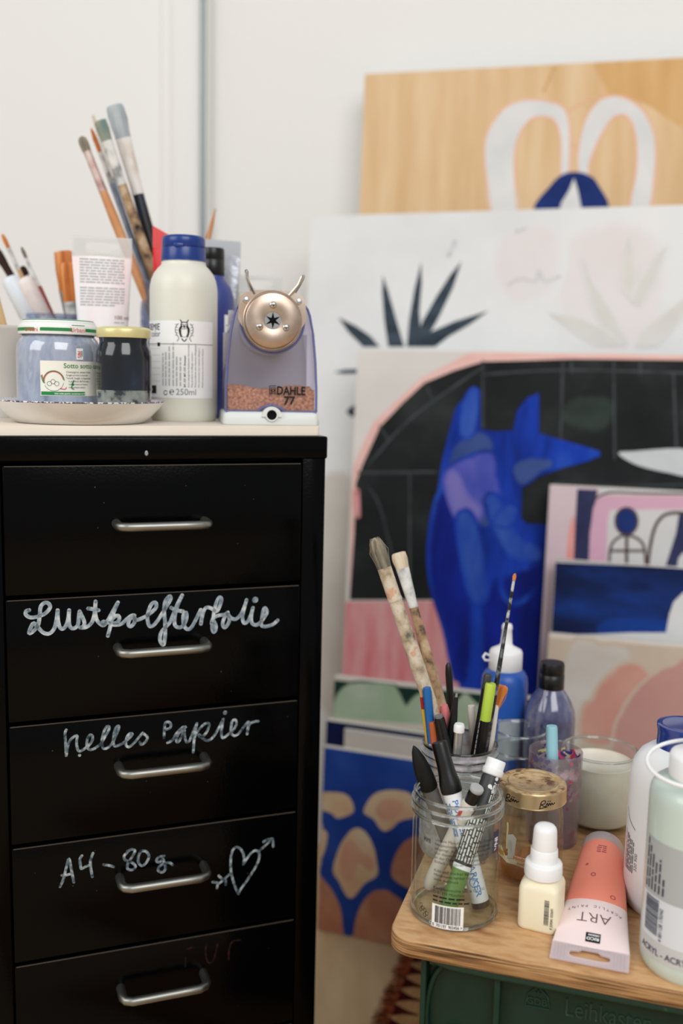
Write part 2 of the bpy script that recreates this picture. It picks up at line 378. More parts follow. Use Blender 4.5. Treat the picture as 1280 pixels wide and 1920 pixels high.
b = strokes('w', 2, 110, 1320, 6.737, [
    [(95, 325), (80, 370), (85, 480), (95, 650)],
    [(95, 650), (115, 530), (150, 450), (210, 400), (235, 410), (225, 480), (235, 560), (265, 595), (330, 560), (390, 510), (425, 450), (420, 395), (385, 395), (360, 450), (355, 530), (390, 575), (450, 560), (530, 500), (590, 400), (630, 330), (635, 285), (600, 290), (560, 380), (545, 480), (560, 555), (610, 555), (670, 500), (720, 400), (755, 310), (755, 275), (720, 300), (695, 390), (690, 490), (710, 530), (780, 510), (840, 470), (900, 420), (930, 380), (905, 370), (870, 400), (850, 460), (850, 520), (890, 540), (950, 490), (1020, 410), (1060, 365)],
    [(1060, 365), (1120, 420), (1090, 480), (1040, 510), (1025, 480)],
    [(1329, 426), (1332, 332), (1345, 238), (1390, 227), (1417, 260), (1401, 304), (1351, 320)],
    [(1373, 486), (1434, 453), (1489, 365), (1556, 298), (1605, 287), (1545, 332), (1501, 398), (1484, 464), (1511, 475), (1556, 398), (1583, 320), (1589, 398), (1611, 481), (1655, 453), (1699, 343), (1744, 243)],
    [(1744, 243), (1721, 354), (1705, 486), (1697, 608)],
    [(1705, 442), (1744, 354), (1821, 265), (1876, 238), (1898, 265), (1865, 354), (1821, 403), (1777, 409), (1771, 381), (1821, 436), (1887, 459), (1953, 409), (2020, 298), (2075, 188)],
    [(2075, 188), (2058, 298), (2053, 387), (2075, 426), (2130, 387), (2197, 332), (2241, 254), (2230, 199), (2191, 210), (2175, 287), (2175, 365), (2219, 398), (2274, 365), (2341, 276), (2390, 221)],
    [(2394, 221), (2385, 298), (2376, 376)], [(2379, 354), (2407, 254), (2462, 221), (2517, 215)]],
    .0022, 0, [(262, 645, .0013), (2099, 108, .0019)])
o = b.build('handwriting', M_chalk2, drawers[2]); o['label'] = 'white cursive handwriting reading helles Papier'
b = strokes('w', 3, 100, 1560, 5.333, [
    [(65, 545), (100, 470), (130, 350), (155, 265), (175, 350), (190, 430), (205, 500)], [(85, 430), (130, 430), (185, 410)],
    [(285, 235), (265, 270), (270, 330), (280, 365), (320, 345), (370, 325)], [(395, 210), (370, 290), (375, 370), (390, 445)], [(500, 325), (550, 330), (600, 345)],
    [(735, 205), (705, 240), (720, 280), (780, 300), (820, 340), (790, 375), (740, 365), (745, 310), (790, 240), (815, 185), (780, 172), (740, 190)],
    [(875, 185), (850, 240), (850, 300), (885, 335), (930, 300), (955, 240), (930, 195), (890, 185), (868, 190)],
    [(1105, 235), (1050, 250), (1030, 285), (1060, 300), (1090, 265), (1105, 300), (1120, 360), (1090, 400), (1045, 380), (1060, 340), (1110, 310), (1160, 305), (1190, 325)],
    ], .0022, 0)
o = b.build('handwriting', M_chalk2, drawers[3]); o['label'] = 'white handwriting reading A4 - 80 g'
b = strokes('w', 3, 100, 1560, 5.333, [
    [(1493 + (x * .625), y * .625) for x, y in [(650, 515), (660, 400), (620, 290), (550, 240), (490, 270), (455, 370), (445, 550), (465, 700), (520, 880), (570, 985)]],
    [(1493 + (x * .625), y * .625) for x, y in [(570, 985), (600, 920), (700, 780), (800, 630), (880, 480), (905, 370), (880, 310), (830, 295), (760, 350), (700, 430), (650, 510)]],
    [(1493 + (x * .625), y * .625) for x, y in [(890, 310), (1000, 210), (1100, 120)]], [(1493 + (x * .625), y * .625) for x, y in [(970, 155), (1040, 115), (1115, 105)]],
    [(1493 + (x * .625), y * .625) for x, y in [(1115, 105), (1120, 160), (1125, 230)]], [(1493 + (x * .625), y * .625) for x, y in [(435, 665), (380, 710), (330, 765), (240, 830)]],
    [(1493 + (x * .625), y * .625) for x, y in [(255, 695), (300, 740), (360, 765), (365, 840)]], [(1493 + (x * .625), y * .625) for x, y in [(160, 795), (235, 810), (225, 890)]]],
    .0022, 0, [(1493 + 890 * .625, 305 * .625, .0014)])
o = b.build('heart_drawing', M_chalk2, drawers[3]); o['label'] = 'white drawn heart pierced by an arrow'
b = strokes('w', 4, 300, 1740, 7.11, [[(620, 200), (605, 300), (615, 400), (650, 460), (700, 440), (735, 350), (765, 210)], [(335, 510), (340, 390)], [(345, 275), (450, 255)], [(1060, 160), (960, 180), (915, 300), (915, 410)]], .0016, 0)
o = b.build('handwriting', M_red_scratch, drawers[4]); o['label'] = 'worn faint red letters F U C'
# pale board lying on the cabinet
M_board = mat('cream_board', (236, 226, 212), .55, spec=.3, stops=[(.3, (232, 221, 206)), (.7, (242, 233, 220))], scale=14)
b = MB(); pts = [(x, y) for x, y, _ in rrect(.2855, .33, .004, 0)]
b.M = Matrix.Translation((-.0042 - .14275, .0035 + .165, .6905)); b.prism(pts, 0, .0078)
tag(b.build('shelf_board', M_board, matrix=MC), 'cream coloured board lying on top of the black cabinet under the jars', 'board')
ZT = .6985

# ================================================================== PAINTINGS LEANING ON THE WALL
M_side = mat('canvas_edge', (226, 220, 210), .85, spec=.15)
class Painting:
    def __init__(s, tl, Y, yaw, lean, width, thick=.016, height=None):
        s.P = at(tl[0], tl[1], Y); a, l = math.radians(yaw), math.radians(lean)
        s.u = Vector((math.cos(a), -math.sin(a), 0)); fn = Vector((-math.sin(a), -math.cos(a), 0))
        s.up = Vector((0, 0, math.cos(l))) - fn * math.sin(l); s.n = fn * math.cos(l) + Vector((0, 0, math.sin(l)))
        s.w, s.t = width, thick; s.h = s.P.z / math.cos(l) if height is None else height
        s.M = Matrix((s.u, s.up, s.n)).transposed().to_4x4(); s.M.translation = s.P - s.up * s.h
        s.b = MB(); s.b.box(0, width, 0, s.h, -thick, 0, 0, b=.0015); s.b.keep = False; s.k = 0; s.mats = []
    def loc(s, px, py):
        q = onplane(px, py, s.P, s.n) - s.M.translation; return (q.dot(s.u), q.dot(s.up))
    def mi(s, m):
        if m not in s.mats: s.mats.append(m)
        return s.mats.index(m) + 1
    def face(s, m, x0=0, x1=None, y0=0, y1=None):
        s.k += 1; z = .0002 + .00007 * s.k; x1 = s.w if x1 is None else x1; y1 = s.h if y1 is None else y1
        s.b.flat([(x0 + .001, y0 + .001, z), (x1 - .001, y0 + .001, z), (x1 - .001, y1 - .001, z), (x0 + .001, y1 - .001, z)], s.mi(m))
    def shape(s, pts, m, sm=True, ox=0, oy=0, sc=1., soft=0.):
        s.k += 1; z = .0002 + .00007 * s.k
        P = [s.loc(ox + x / sc, oy + y / sc) for x, y in pts]
        if sm: P = smooth2(P, 5, True)
        P = [(min(max(x, .0012), s.w - .0012), min(max(y, .0012), s.h - .0012)) for x, y in P]
        Q = [p for i, p in enumerate(P) if math.dist(p, P[i - 1]) > 1e-5]
        if soft:
            def reach(i, nx_, ny_):                                    # free length from point i along a normal, within the outline
                best = 9.; px_, py_ = Q[i]
                for q in range(len(Q)):
                    if q in (i, (i + 1) % len(Q)): continue
                    ax, ay = Q[q - 1]; bx_, by_ = Q[q]; ex_, ey_ = bx_ - ax, by_ - ay; den = nx_ * ey_ - ny_ * ex_
                    if abs(den) < 1e-12: continue
                    t = ((ax - px_) * ey_ - (ay - py_) * ex_) / den; w_ = ((ax - px_) * ny_ - (ay - py_) * nx_) / den
                    if t > 1e-6 and -1e-6 <= w_ <= 1 + 1e-6: best = min(best, t)
                return best
            ar = sum(Q[i - 1][0] * Q[i][1] - Q[i][0] * Q[i - 1][1] for i in range(len(Q))); sg = -1 if ar > 0 else 1; n = len(Q); outr = []; innr = []
            for i in range(n):
                a, c = Q[i - 1], Q[(i + 1) % n]; dx, dy = c[0] - a[0], c[1] - a[1]; l = math.hypot(dx, dy) or 1; ux, uy = -dy / l * sg, dx / l * sg; ro_ = min(soft * .7, .3 * reach(i, ux, uy))
                cl_ = lambda x, y: (min(max(x, .0012), s.w - .0012), min(max(y, .0012), s.h - .0012), z - .00003)
                outr.append(cl_(Q[i][0] + ux * ro_, Q[i][1] + uy * ro_)); innr.append((Q[i][0], Q[i][1], z))
            o = len(s.b.v); s.b.add(innr + outr, [tuple(range(n))] + [(i, (i + 1) % n, n + (i + 1) % n, n + i) for i in range(n)], s.mi(m), False)
            for i in range(n): s.b.soft[o + n + i] = 0.
            return
        s.b.flat([(x, y, z) for x, y in Q], s.mi(m))
    def line(s, pts, w, m, ox=0, oy=0, sc=1., closed=False):
        s.k += 1; z = .0002 + .00007 * s.k
        s.b.ribbon([s.loc(ox + x / sc, oy + y / sc) for x, y in pts], w, lambda u, v: (min(max(u, .0012), s.w - .0012), min(max(v, .0012), s.h - .0012), z), s.mi(m), closed=closed)
    def done(s, name, label, side=M_side, group=None):
        s.b.keep = True
        return tag(s.b.build(name, [side] + s.mats, matrix=s.M), label, 'painting', group)
def paint(name, stops, scale=9, stretch=None, rot=None, rough=.75):
    PAINT[name] = (stops, scale, stretch, rot); return mat(name, stops[0][1], rough, spec=.2, stops=stops, scale=scale, stretch=stretch, rot=rot, bump=.12, bscale=600)

M_wood_o = paint('orange_stained_plywood', [(.28, (212, 176, 130)), (.5, (222, 189, 146)), (.72, (230, 202, 165))], 5, (7, .7, 1))
M_wood_o2 = paint('orange_knot_panel', [(.3, (208, 162, 106)), (.7, (220, 178, 124))], 8, (5, .8, 1))
M_lightgrey = paint('light_grey_paint', [(.3, (214, 215, 214)), (.7, (229, 228, 226))], 12)
M_salmon = paint('salmon_line', [(.3, (232, 176, 148)), (.7, (238, 190, 165))], 20)
M_navy = paint('navy_paint', [(.3, (18, 38, 96)), (.7, (30, 54, 120))], 20)
# orange panel at the back
p = Painting((683, 138), 1.665, 14, 4, .80, .012)
p.face(M_wood_o)
p.shape([(1122, 105), (1135, 165), (1150, 195), (1200, 190), (1300, 240), (1300, 90)], M_wood_o2)
oz = dict(ox=560, oy=60, sc=1.778)
lo = [(640, 600), (622, 470), (618, 380), (640, 310), (690, 250), (760, 225), (840, 232), (885, 255), (903, 310), (905, 400), (898, 470), (872, 475), (873, 400), (868, 340), (850, 295), (810, 283), (770, 295), (735, 345), (720, 410), (722, 500), (730, 600)]
ro = [(930, 470), (928, 420), (937, 350), (960, 280), (1000, 230), (1050, 212), (1100, 225), (1150, 265), (1182, 330), (1191, 400), (1186, 480), (1165, 600), (1103, 600), (1122, 470), (1125, 390), (1115, 320), (1095, 285), (1070, 277), (1040, 295), (1000, 360), (972, 430), (965, 480)]
p.shape(lo, M_lightgrey, **oz); p.shape(ro, M_lightgrey, **oz)
p.line(lo, .003, M_salmon, **oz); p.line(ro, .003, M_salmon, **oz)
p.line([(900, 262), (950, 235), (1010, 210)], .0022, M_salmon, **oz); p.line([(905, 380), (930, 385)], .002, M_salmon, **oz); p.line([(815, 200), (850, 120)], .003, M_wood_o2, **oz)
p.shape([(790, 600), (840, 510), (880, 475), (920, 467), (960, 475), (995, 505), (1022, 600)], M_navy, **oz)
p.shape([(868, 600), (874, 572), (900, 530), (917, 488), (930, 530), (938, 572), (945, 600)], M_lightgrey, sm=False, **oz)
p.done('painting', 'orange wooden panel painted with two white loops, rearmost at the wall')
# white canvas with plants
M_white_c = paint('white_canvas_paint', [(.3, (220, 221, 221)), (.55, (230, 231, 231)), (.8, (236, 235, 232))], 5)
M_leaf = paint('slate_leaf', [(.3, (38, 48, 58)), (.7, (70, 84, 96))], 14, (1, 3, 1))
M_ghost = soften(paint('pale_beige_leaf', [(.3, (212, 210, 203)), (.7, (222, 220, 214))], 14), M_white_c)
M_blush = soften(paint('pale_pink_wash', [(.3, (228, 220, 219)), (.7, (230, 227, 226))], 9), M_white_c)
M_smear = soften(paint('beige_smear', [(.3, (204, 196, 186)), (.7, (220, 216, 210))], 6), M_white_c)
M_faint = paint('faint_pencil', [(.3, (206, 209, 211)), (.7, (218, 220, 221))], 20)
p = Painting((582, 405), 1.60, 18.5, 5, .86, .018)
p.face(M_white_c)
p.shape([(600, 930), (640, 900), (664, 960), (664, 1300), (600, 1300), (590, 1100)], M_smear, soft=.03); p.shape([(1080, 470), (1160, 440), (1215, 480), (1205, 600), (1130, 640), (1070, 570)], M_blush, soft=.045)
p.shape([(950, 470), (1010, 440), (1030, 480), (1010, 540), (960, 540)], M_blush, soft=.04)
for lf in ([(280, 812), (300, 870), (325, 960), (352, 1050), (298, 1050), (285, 960), (278, 870)], [(408, 768), (410, 840), (402, 930), (410, 1050), (360, 1050), (368, 960), (385, 860)],
           [(542, 765), (515, 850), (470, 945), (440, 1000), (425, 1050), (385, 1050), (412, 965), (460, 880), (505, 810)], [(632, 930), (570, 975), (500, 1015), (455, 1050), (425, 1050), (440, 1000), (520, 965)],
           [(132, 952), (190, 980), (240, 1015), (270, 1050), (215, 1050), (165, 1000)], [(118, 1134), (150, 1126), (195, 1124), (230, 1130), (195, 1138), (150, 1140)]):
    p.shape(lf, M_leaf, sm=False, **oz)
p.shape([(650, 772), (664, 760), (672, 768), (664, 782)], M_leaf); p.line([(500, 745), (520, 700)], .006, M_faint, **oz)
p.line([(700, 840), (740, 822), (790, 830), (800, 795), (820, 830), (868, 815)], .004, M_faint, **oz); p.line([(725, 665), (755, 655)], .004, M_faint, **oz)
for lf in ([(945, 760), (985, 850), (1040, 940), (1090, 1040), (1050, 1040), (990, 930)], [(1100, 690), (1118, 800), (1110, 900), (1085, 860), (1088, 760)], [(1222, 715), (1180, 830), (1130, 910), (1110, 900), (1160, 800)],
           [(838, 942), (930, 960), (1020, 1000), (1080, 1045), (1000, 1040), (910, 985)], [(1330, 860), (1240, 930), (1150, 1000), (1130, 1045), (1190, 1040), (1260, 960)]):
    p.shape(lf, M_ghost, sm=False, soft=.006, **oz)
p.done('painting', 'large white canvas with dark spiky plant leaves in front of the orange panel')
# the blue fox canvas
M_offw = paint('off_white_ground', [(.3, (214, 208, 202)), (.7, (226, 221, 215))], 6)
M_pinkband = paint('pink_band', [(.3, (232, 182, 172)), (.7, (238, 198, 190))], 9, (2, 5, 1))
M_blackp = paint('black_chalky_paint', [(.3, (20, 22, 24)), (.52, (31, 33, 34)), (.75, (54, 58, 58))], 8)
M_pinkl = paint('pink_streaked', [(.28, (214, 120, 124)), (.5, (221, 150, 152)), (.72, (226, 176, 172))], 12, (5, .9, 1))
M_blue = paint('ultramarine_brushed', [(.24, (8, 28, 100)), (.42, (14, 48, 148)), (.58, (22, 64, 180)), (.78, (50, 98, 186))], 7, (4, .8, 1))
M_blue2 = soften(paint('deep_blue', [(.3, (8, 22, 104)), (.7, (14, 40, 160))], 7, (3, 1, 1)), M_blue)
M_violet = soften(paint('violet_patch', [(.25, (50, 72, 170)), (.5, (86, 90, 182)), (.75, (116, 112, 190))], 11, (2, 1, 1)), M_blue)
M_grid = paint('grey_chalk_line', [(.3, (48, 53, 55)), (.7, (78, 84, 86))], 30)
M_streak = soften(paint('lilac_streak', [(.3, (96, 98, 184)), (.7, (134, 124, 192))], 14), M_violet); M_streak2 = soften(paint('light_blue_streak', [(.3, (28, 66, 168)), (.7, (56, 92, 180))], 14, (3, 1, 1)), M_blue); M_gridsoft = soften(paint('grey_green_smudge', [(.3, (40, 50, 46)), (.7, (56, 68, 62))], 20), M_blackp)
M_tusk = paint('grey_white', [(.3, (200, 204, 207)), (.7, (216, 218, 220))], 10)
M_bluegrey = soften(paint('dusty_blue_patch', [(.3, (48, 70, 128)), (.7, (66, 88, 150))], 12), M_blue)
p = Painting((670, 655), 1.46, 15, 6, .84, .018)
p.face(M_offw)
p.shape([(655, 920), (664, 868), (700, 792), (790, 708), (880, 662), (905, 650), (1320, 648), (1320, 720), (700, 930), (655, 1120)], M_pinkband, sm=False)
p.shape([(655, 1125), (664, 1000), (667, 905), (680, 870), (712, 800), (755, 755), (795, 718), (850, 695), (905, 678), (980, 676), (1075, 673), (1330, 676), (1330, 1125)], M_blackp, sm=False)
p.shape([(1060, 780), (1090, 755), (1140, 760), (1120, 800)], M_gridsoft, soft=.02); p.shape([(600, 1124), (1330, 1124), (1330, 1700), (560, 1700)], M_pinkl, sm=False)
for ln in ([(905, 678), (905, 803)], [(672, 886), (820, 885)], [(768, 886), (768, 1090)], [(690, 872), (770, 785), (905, 688)], [(690, 912), (712, 950), (735, 1040)], [(1055, 678), (1050, 850)], [(905, 702), (1060, 694), (1300, 700)],
           [(800, 725), (812, 752)], [(712, 800), (728, 824)], [(1070, 676), (1072, 700)], [(1150, 676), (1152, 860)], [(1200, 676), (1200, 702)], [(1262, 700), (1268, 860)], [(1040, 905), (1150, 912), (1300, 908)]):
    p.line(ln, .0032, M_grid)
fz = dict(ox=560, oy=640, sc=1.778)
fox = [(545, 1330), (535, 1145), (500, 960), (462, 830), (449, 740), (448, 650), (460, 520), (478, 400), (500, 310), (522, 225), (560, 178), (596, 158), (604, 170), (606, 294), (660, 301), (714, 297), (728, 232), (760, 190), (800, 172), (801, 306), (850, 322), (930, 344), (1003, 366), (1004, 382), (960, 400), (860, 428), (775, 460), (745, 482), (741, 590), (760, 608), (850, 612), (840, 800), (818, 1085), (768, 1145), (700, 1330)]
p.shape(fox, M_blue, sm=False, **fz)
p.shape([(452, 700), (470, 560), (495, 520), (545, 640), (560, 900), (545, 1130), (505, 960), (465, 830)], M_blue2, soft=.016, **fz)
p.shape([(640, 850), (760, 820), (830, 780), (815, 1080), (768, 1140), (660, 1200)], M_blue2, soft=.03, **fz)
p.shape([(515, 500), (520, 380), (570, 330), (625, 325), (640, 420), (665, 520), (640, 600), (570, 580), (530, 560)], M_bluegrey, soft=.014, **fz)
p.shape([(510, 500), (520, 430), (575, 400), (635, 385), (645, 450), (655, 520), (600, 545), (560, 560)], M_violet, soft=.014, **fz)
p.shape([(500, 470), (520, 440), (560, 520), (600, 560), (570, 600), (530, 570)], M_streak, soft=.012, **fz)
p.shape([(545, 600), (565, 590), (600, 700), (610, 830), (590, 850), (565, 740)], M_streak2, soft=.016, **fz)
p.shape([(640, 540), (660, 540), (720, 660), (790, 700), (780, 720), (700, 690)], M_streak2, soft=.016, **fz)
p.shape([(560, 200), (590, 165), (585, 260), (570, 310), (545, 300)], M_streak2, soft=.008, **fz)
p.shape([(660, 600), (690, 560), (720, 560), (700, 610)], M_streak2, soft=.008, **fz)
p.shape([(700, 800), (760, 780), (800, 760), (780, 800), (720, 850)], M_blue2, soft=.02, **fz)
p.shape([(725, 420), (770, 400), (840, 405), (800, 430), (745, 470)], M_bluegrey, soft=.009, **fz)
p.shape([(1065, 373), (1110, 367), (1300, 362), (1300, 445), (1230, 438), (1150, 420), (1100, 400)], M_tusk, **fz)
p.line([(195, 500), (198, 580)], .008, M_pinkl, **fz)
p.done('painting', 'canvas of a blue fox on black and pink in front of the white plant canvas')
# pink arch canvas
M_pgw = paint('pink_grey_ground', [(.3, (214, 190, 198)), (.7, (226, 206, 212))], 8)
M_coral = paint('coral_edge', [(.3, (238, 148, 140)), (.7, (234, 170, 164))], 12)
M_slate = paint('slate_navy', [(.3, (40, 44, 78)), (.7, (58, 62, 98))], 9, (4, 1, 1))
M_pink = paint('orchid_pink', [(.3, (212, 164, 188)), (.7, (222, 180, 200))], 9)
M_pale = paint('pale_grey_paint', [(.3, (206, 206, 206)), (.7, (218, 217, 216))], 9)
M_brown = paint('brown_line', [(.3, (72, 58, 54)), (.7, (96, 80, 76))], 20)
p = Painting((1030, 908), 1.335, 15, 6, .42, .018)
p.face(M_pgw)
az = dict(ox=1000, oy=860, sc=3.4286)
p.shape([(262, 370), (262, 700), (210, 700), (225, 480)], M_coral, **az); p.shape([(280, 195), (412, 200), (395, 300), (362, 480), (352, 720), (255, 720), (268, 400)], M_slate, sm=False, **az)
p.shape([(412, 186), (1100, 215), (1100, 240), (430, 230)], M_pale, sm=False, **az)
p.shape([(352, 720), (362, 480), (385, 310), (420, 255), (480, 238), (1150, 240), (1150, 720)], M_pink, sm=False, **az); p.shape([(465, 720), (475, 400), (490, 330), (1150, 322), (1150, 720)], M_pale, sm=False, **az)
p.line([(395, 262), (440, 232), (520, 215), (700, 222), (1100, 225)], .0028, M_brown, **az)
p.disc = p.shape([(597 + 70 * math.cos(a), 402 + 84 * math.sin(a)) for a in [2 * PI * k / 14 for k in range(14)]], M_navy, **az)
p.line([(597 + 72 * math.cos(a), 402 + 86 * math.sin(a)) for a in [2 * PI * k / 14 for k in range(15)]], .0028, M_brown, **az)
p.line([(485, 700), (495, 570), (540, 510), (600, 492), (670, 515), (710, 570), (722, 700)], .0035, M_brown, **az); p.line([(598, 490), (598, 700)], .0042, M_brown, **az); p.line([(490, 592), (715, 592)], .0035, M_brown, **az)
p.line([(732, 700), (750, 560), (780, 440), (830, 370), (900, 348), (1000, 352)], .0042, M_brown, **az)
p.shape([(845, 700), (880, 590), (915, 480), (935, 355), (1060, 355), (1060, 640), (960, 600), (930, 640), (920, 700)], M_slate, sm=False, **az)
p.done('painting', 'pink canvas with an arch and round navy figure, leaning on the fox canvas')
# navy canvas
M_nb = paint('navy_brushed', [(.28, (10, 18, 44)), (.5, (15, 32, 78)), (.74, (22, 60, 140))], 7, (1, 3, 1), (0, 0, .8))
M_brightblue2 = soften(paint('blue_brush_sweep', [(.3, (14, 46, 120)), (.7, (24, 66, 150))], 9, (1, 3, 1)), M_nb)
M_brightblue = paint('bright_blue_edge', [(.3, (18, 56, 140)), (.7, (34, 76, 160))], 9)
p = Painting((1040, 1048), 1.285, 15.5, 7, .40, .016)
p.face(M_nb)
p.shape([(740, 655), (1100, 690), (1100, 715), (740, 685)], M_brightblue, sm=False, **az); p.shape([(135, 655), (740, 655), (740, 668), (135, 666)], M_lightgrey, sm=False, **az)
p.shape([(450, 1115), (480, 1050), (620, 1040), (860, 1060), (850, 1110)], M_brightblue2, soft=.012, **az)
p.shape([(390, 1128), (620, 1118), (850, 1118), (872, 1000), (900, 920), (960, 860), (1100, 820), (1100, 1500), (100, 1500), (100, 1130)], M_lightgrey, sm=False, **az)
p.done('painting', 'dark navy canvas in front of the pink arch canvas')
# beige canvas
M_beige = paint('beige_ground', [(.3, (200, 180, 160)), (.55, (208, 190, 171)), (.8, (212, 196, 180))], 7)
M_creamedge = paint('cream_edge', [(.3, (222, 210, 195)), (.7, (230, 219, 206))], 9)
M_bw = soften(paint('whitish_brush', [(.3, (202, 192, 182)), (.7, (214, 207, 199))], 9, (1, 3, 1), (0, 0, .5)), M_beige)
M_dsal = soften(paint('dusty_salmon', [(.3, (204, 142, 128)), (.7, (214, 168, 150))], 9), M_beige)
M_drose = soften(paint('dusty_rose', [(.3, (192, 140, 132)), (.7, (205, 158, 147))], 7), M_beige)
p = Painting((1028, 1187), 1.235, 15.5, 8, .40, .016)
p.face(M_beige)
p.shape([(80, 1110), (1100, 1195), (1100, 1225), (80, 1150)], M_creamedge, sm=False, **az)
p.shape([(220, 1800), (215, 1500), (240, 1300), (290, 1200), (340, 1190), (390, 1230), (380, 1300), (430, 1240), (580, 1245), (570, 1330), (480, 1480), (420, 1600), (330, 1700), (300, 1800)], M_bw, soft=.016, **az)
p.shape([(340, 1790), (350, 1610), (400, 1580), (450, 1470), (560, 1370), (640, 1345), (720, 1415), (620, 1500), (540, 1600), (520, 1800)], M_dsal, soft=.014, **az)
p.shape([(540, 2200), (540, 1780), (590, 1640), (680, 1500), (800, 1400), (920, 1345), (1100, 1310), (1100, 2200)], M_drose, soft=.010, **az)
p.done('painting', 'beige canvas with dusty pink brush strokes, in front of the navy canvas')
# lower left group
zz = dict(ox=580, oy=1240, sc=2.825)
M_dgreen = paint('dark_green', [(.3, (16, 46, 40)), (.7, (26, 64, 54))], 9)
M_pgreen = soften(paint('pale_green', [(.25, (146, 176, 138)), (.5, (172, 192, 164)), (.75, (200, 206, 190))], 9), M_dgreen)
p = Painting((626, 1268), 1.325, 16.5, 4, .27, .014)
p.face(M_dgreen)
p.shape([(120, 70), (1000, 148), (1000, 178), (120, 98)], M_creamedge, sm=False, **zz)
p.shape([(100, 330), (120, 250), (160, 180), (210, 132), (320, 122), (425, 124), (462, 165), (512, 248), (575, 185), (640, 215), (700, 420), (700, 520), (100, 520)], M_pgreen, soft=.008, **zz)
p.shape([(700, 300), (790, 200), (830, 170), (900, 230), (980, 190), (980, 420), (700, 420)], M_pgreen, **zz)
p.shape([(100, 296), (600, 335), (1000, 370), (1000, 395), (100, 320)], M_creamedge, sm=False, **zz)
p.done('painting', 'small green canvas with a white top edge below the fox canvas')
M_dnavy = paint('dark_navy_paint', [(.3, (12, 20, 62)), (.7, (18, 30, 84))], 9)
p = Painting((611, 1349), 1.30, 19, 3.5, .21, .010)
p.face(M_dnavy); p.done('painting', 'plain dark navy panel in front of the small green canvas')
M_wpanel = paint('white_primed', [(.3, (212, 204, 194)), (.7, (222, 215, 206))], 9)
p = Painting((645, 1366), 1.280, 19, 3, .17, .005)
p.face(M_wpanel); p.line([(202, 385), (212, 372), (600, 420)], .0012, M_faint, **zz); p.done('painting', 'small unpainted white canvas between navy panel and scalloped panel')
M_sblue = paint('royal_blue_brushed', [(.28, (30, 60, 146)), (.5, (38, 76, 168)), (.74, (58, 94, 182))], 12)
M_sp = paint('peach_wash', [(.25, (238, 186, 150)), (.45, (244, 206, 166)), (.6, (246, 220, 184)), (.8, (244, 232, 210))], 22)
M_sp2 = paint('brown_peach_wash', [(.25, (184, 112, 90)), (.5, (206, 144, 114)), (.75, (222, 174, 138))], 18)
M_spinks = soften(paint('pink_blush', [(.3, (236, 166, 138)), (.7, (240, 192, 160))], 25), M_sp); soften(M_sp, M_sblue); soften(M_sp2, M_sblue)
p = Painting((607, 1399), 1.265, 19, 3, .21, .009)
p.face(M_sblue)
for sh, m, *k_ in (([(40, 705), (110, 698), (170, 702), (210, 725), (228, 770), (222, 800), (150, 825), (120, 800), (40, 770)], M_sp),
              ([(295, 800), (310, 750), (345, 710), (400, 690), (470, 688), (530, 705), (580, 760), (570, 815), (480, 840), (400, 895), (340, 830)], M_sp),
              ([(130, 1110), (150, 1020), (190, 940), (240, 890), (290, 905), (330, 970), (350, 1050), (352, 1130), (290, 1170), (215, 1250), (160, 1160)], M_sp),
              ([(440, 1130), (455, 1040), (490, 980), (530, 945), (600, 930), (660, 1000), (650, 1100), (560, 1190), (500, 1185)], M_sp2),
              ([(240, 1440), (250, 1370), (280, 1290), (330, 1230), (390, 1215), (440, 1235), (500, 1290), (550, 1400), (580, 1560), (240, 1560)], M_sp2),
              ([(30, 1150), (90, 1180), (130, 1240), (160, 1310), (170, 1390), (165, 1480), (30, 1480)], M_sp2), ([(30, 860), (70, 890), (92, 920), (75, 1000), (50, 1060), (30, 1060)], M_sp),
              ([(170, 1080), (190, 980), (230, 960), (270, 1010), (330, 1050), (320, 1100), (260, 1060), (225, 1140), (190, 1150)], M_spinks, 1), ([(360, 790), (380, 750), (450, 740), (490, 770), (440, 820), (390, 830)], M_spinks, 1)):
    p.shape(sh, m, soft=.007 if k_ else .004, **zz)
p.done('painting', 'blue scalloped panel with peach drops, foremost of the stack on the floor')

# rug with fringe
M_rug = mat('rug_tan_weave', (188, 142, 96), .95, spec=.05, stops=[(.3, (168, 118, 74)), (.7, (194, 152, 108))], scale=60, stretch=(1, 8, 1), bump=.4, bscale=500)
M_rugd = mat('rug_dark_maroon', (66, 20, 20), .95, spec=.05, stops=[(.3, (52, 14, 16)), (.7, (82, 28, 24))], scale=80)
M_rugr = mat('rug_rust_yarn', (168, 82, 44), .95, spec=.05, stops=[(.3, (142, 58, 32)), (.7, (196, 110, 64))], scale=120)
A, B_ = onz(776, 1783, 0), onz(724, 1920, 0)
ex = (B_ - A).normalized(); A += ex * .008; nx = Vector((-ex.y, ex.x, 0))
MR = Matrix((ex, nx, Vector((0, 0, 1)))).transposed().to_4x4(); MR.translation = Vector((A.x, A.y, 0))
rug = thing('rug', 'tan woven rug with dark triangles and rust fringe under the green crate', 'rug', matrix=MR)
b = MB(); b.box(0, .95, 0, .62, 0, .0045); b.build('rug_field', M_rug, rug)
b = MB(); b.keep = True
for k in range(34):
    x = .004 + .0275 * k
    b.flat([(x, .002, .0052), (x + .0235, .002, .0052), (x + .016, .016, .0052), (x + .0128, .036, .0052), (x + .008, .018, .0052)], 0)
b.build('triangle_border', M_rugd, rug)
b = MB(); R = random.Random(5)
for k in range(1100):
    x = R.uniform(0, .94); l = R.uniform(.008, .019); dx = R.uniform(-.006, .006)
    b.tube([(x, .004, .005), (x + dx * .3, -l * .4, R.uniform(.003, .007)), (x + dx, -l, R.uniform(.0008, .004))], [.0007, .0006, .0003], 4, R.choice((0, 0, 0, 1)))
o = b.build('fringe', [M_rugr, M_rugd], rug); o['kind'] = 'stuff'

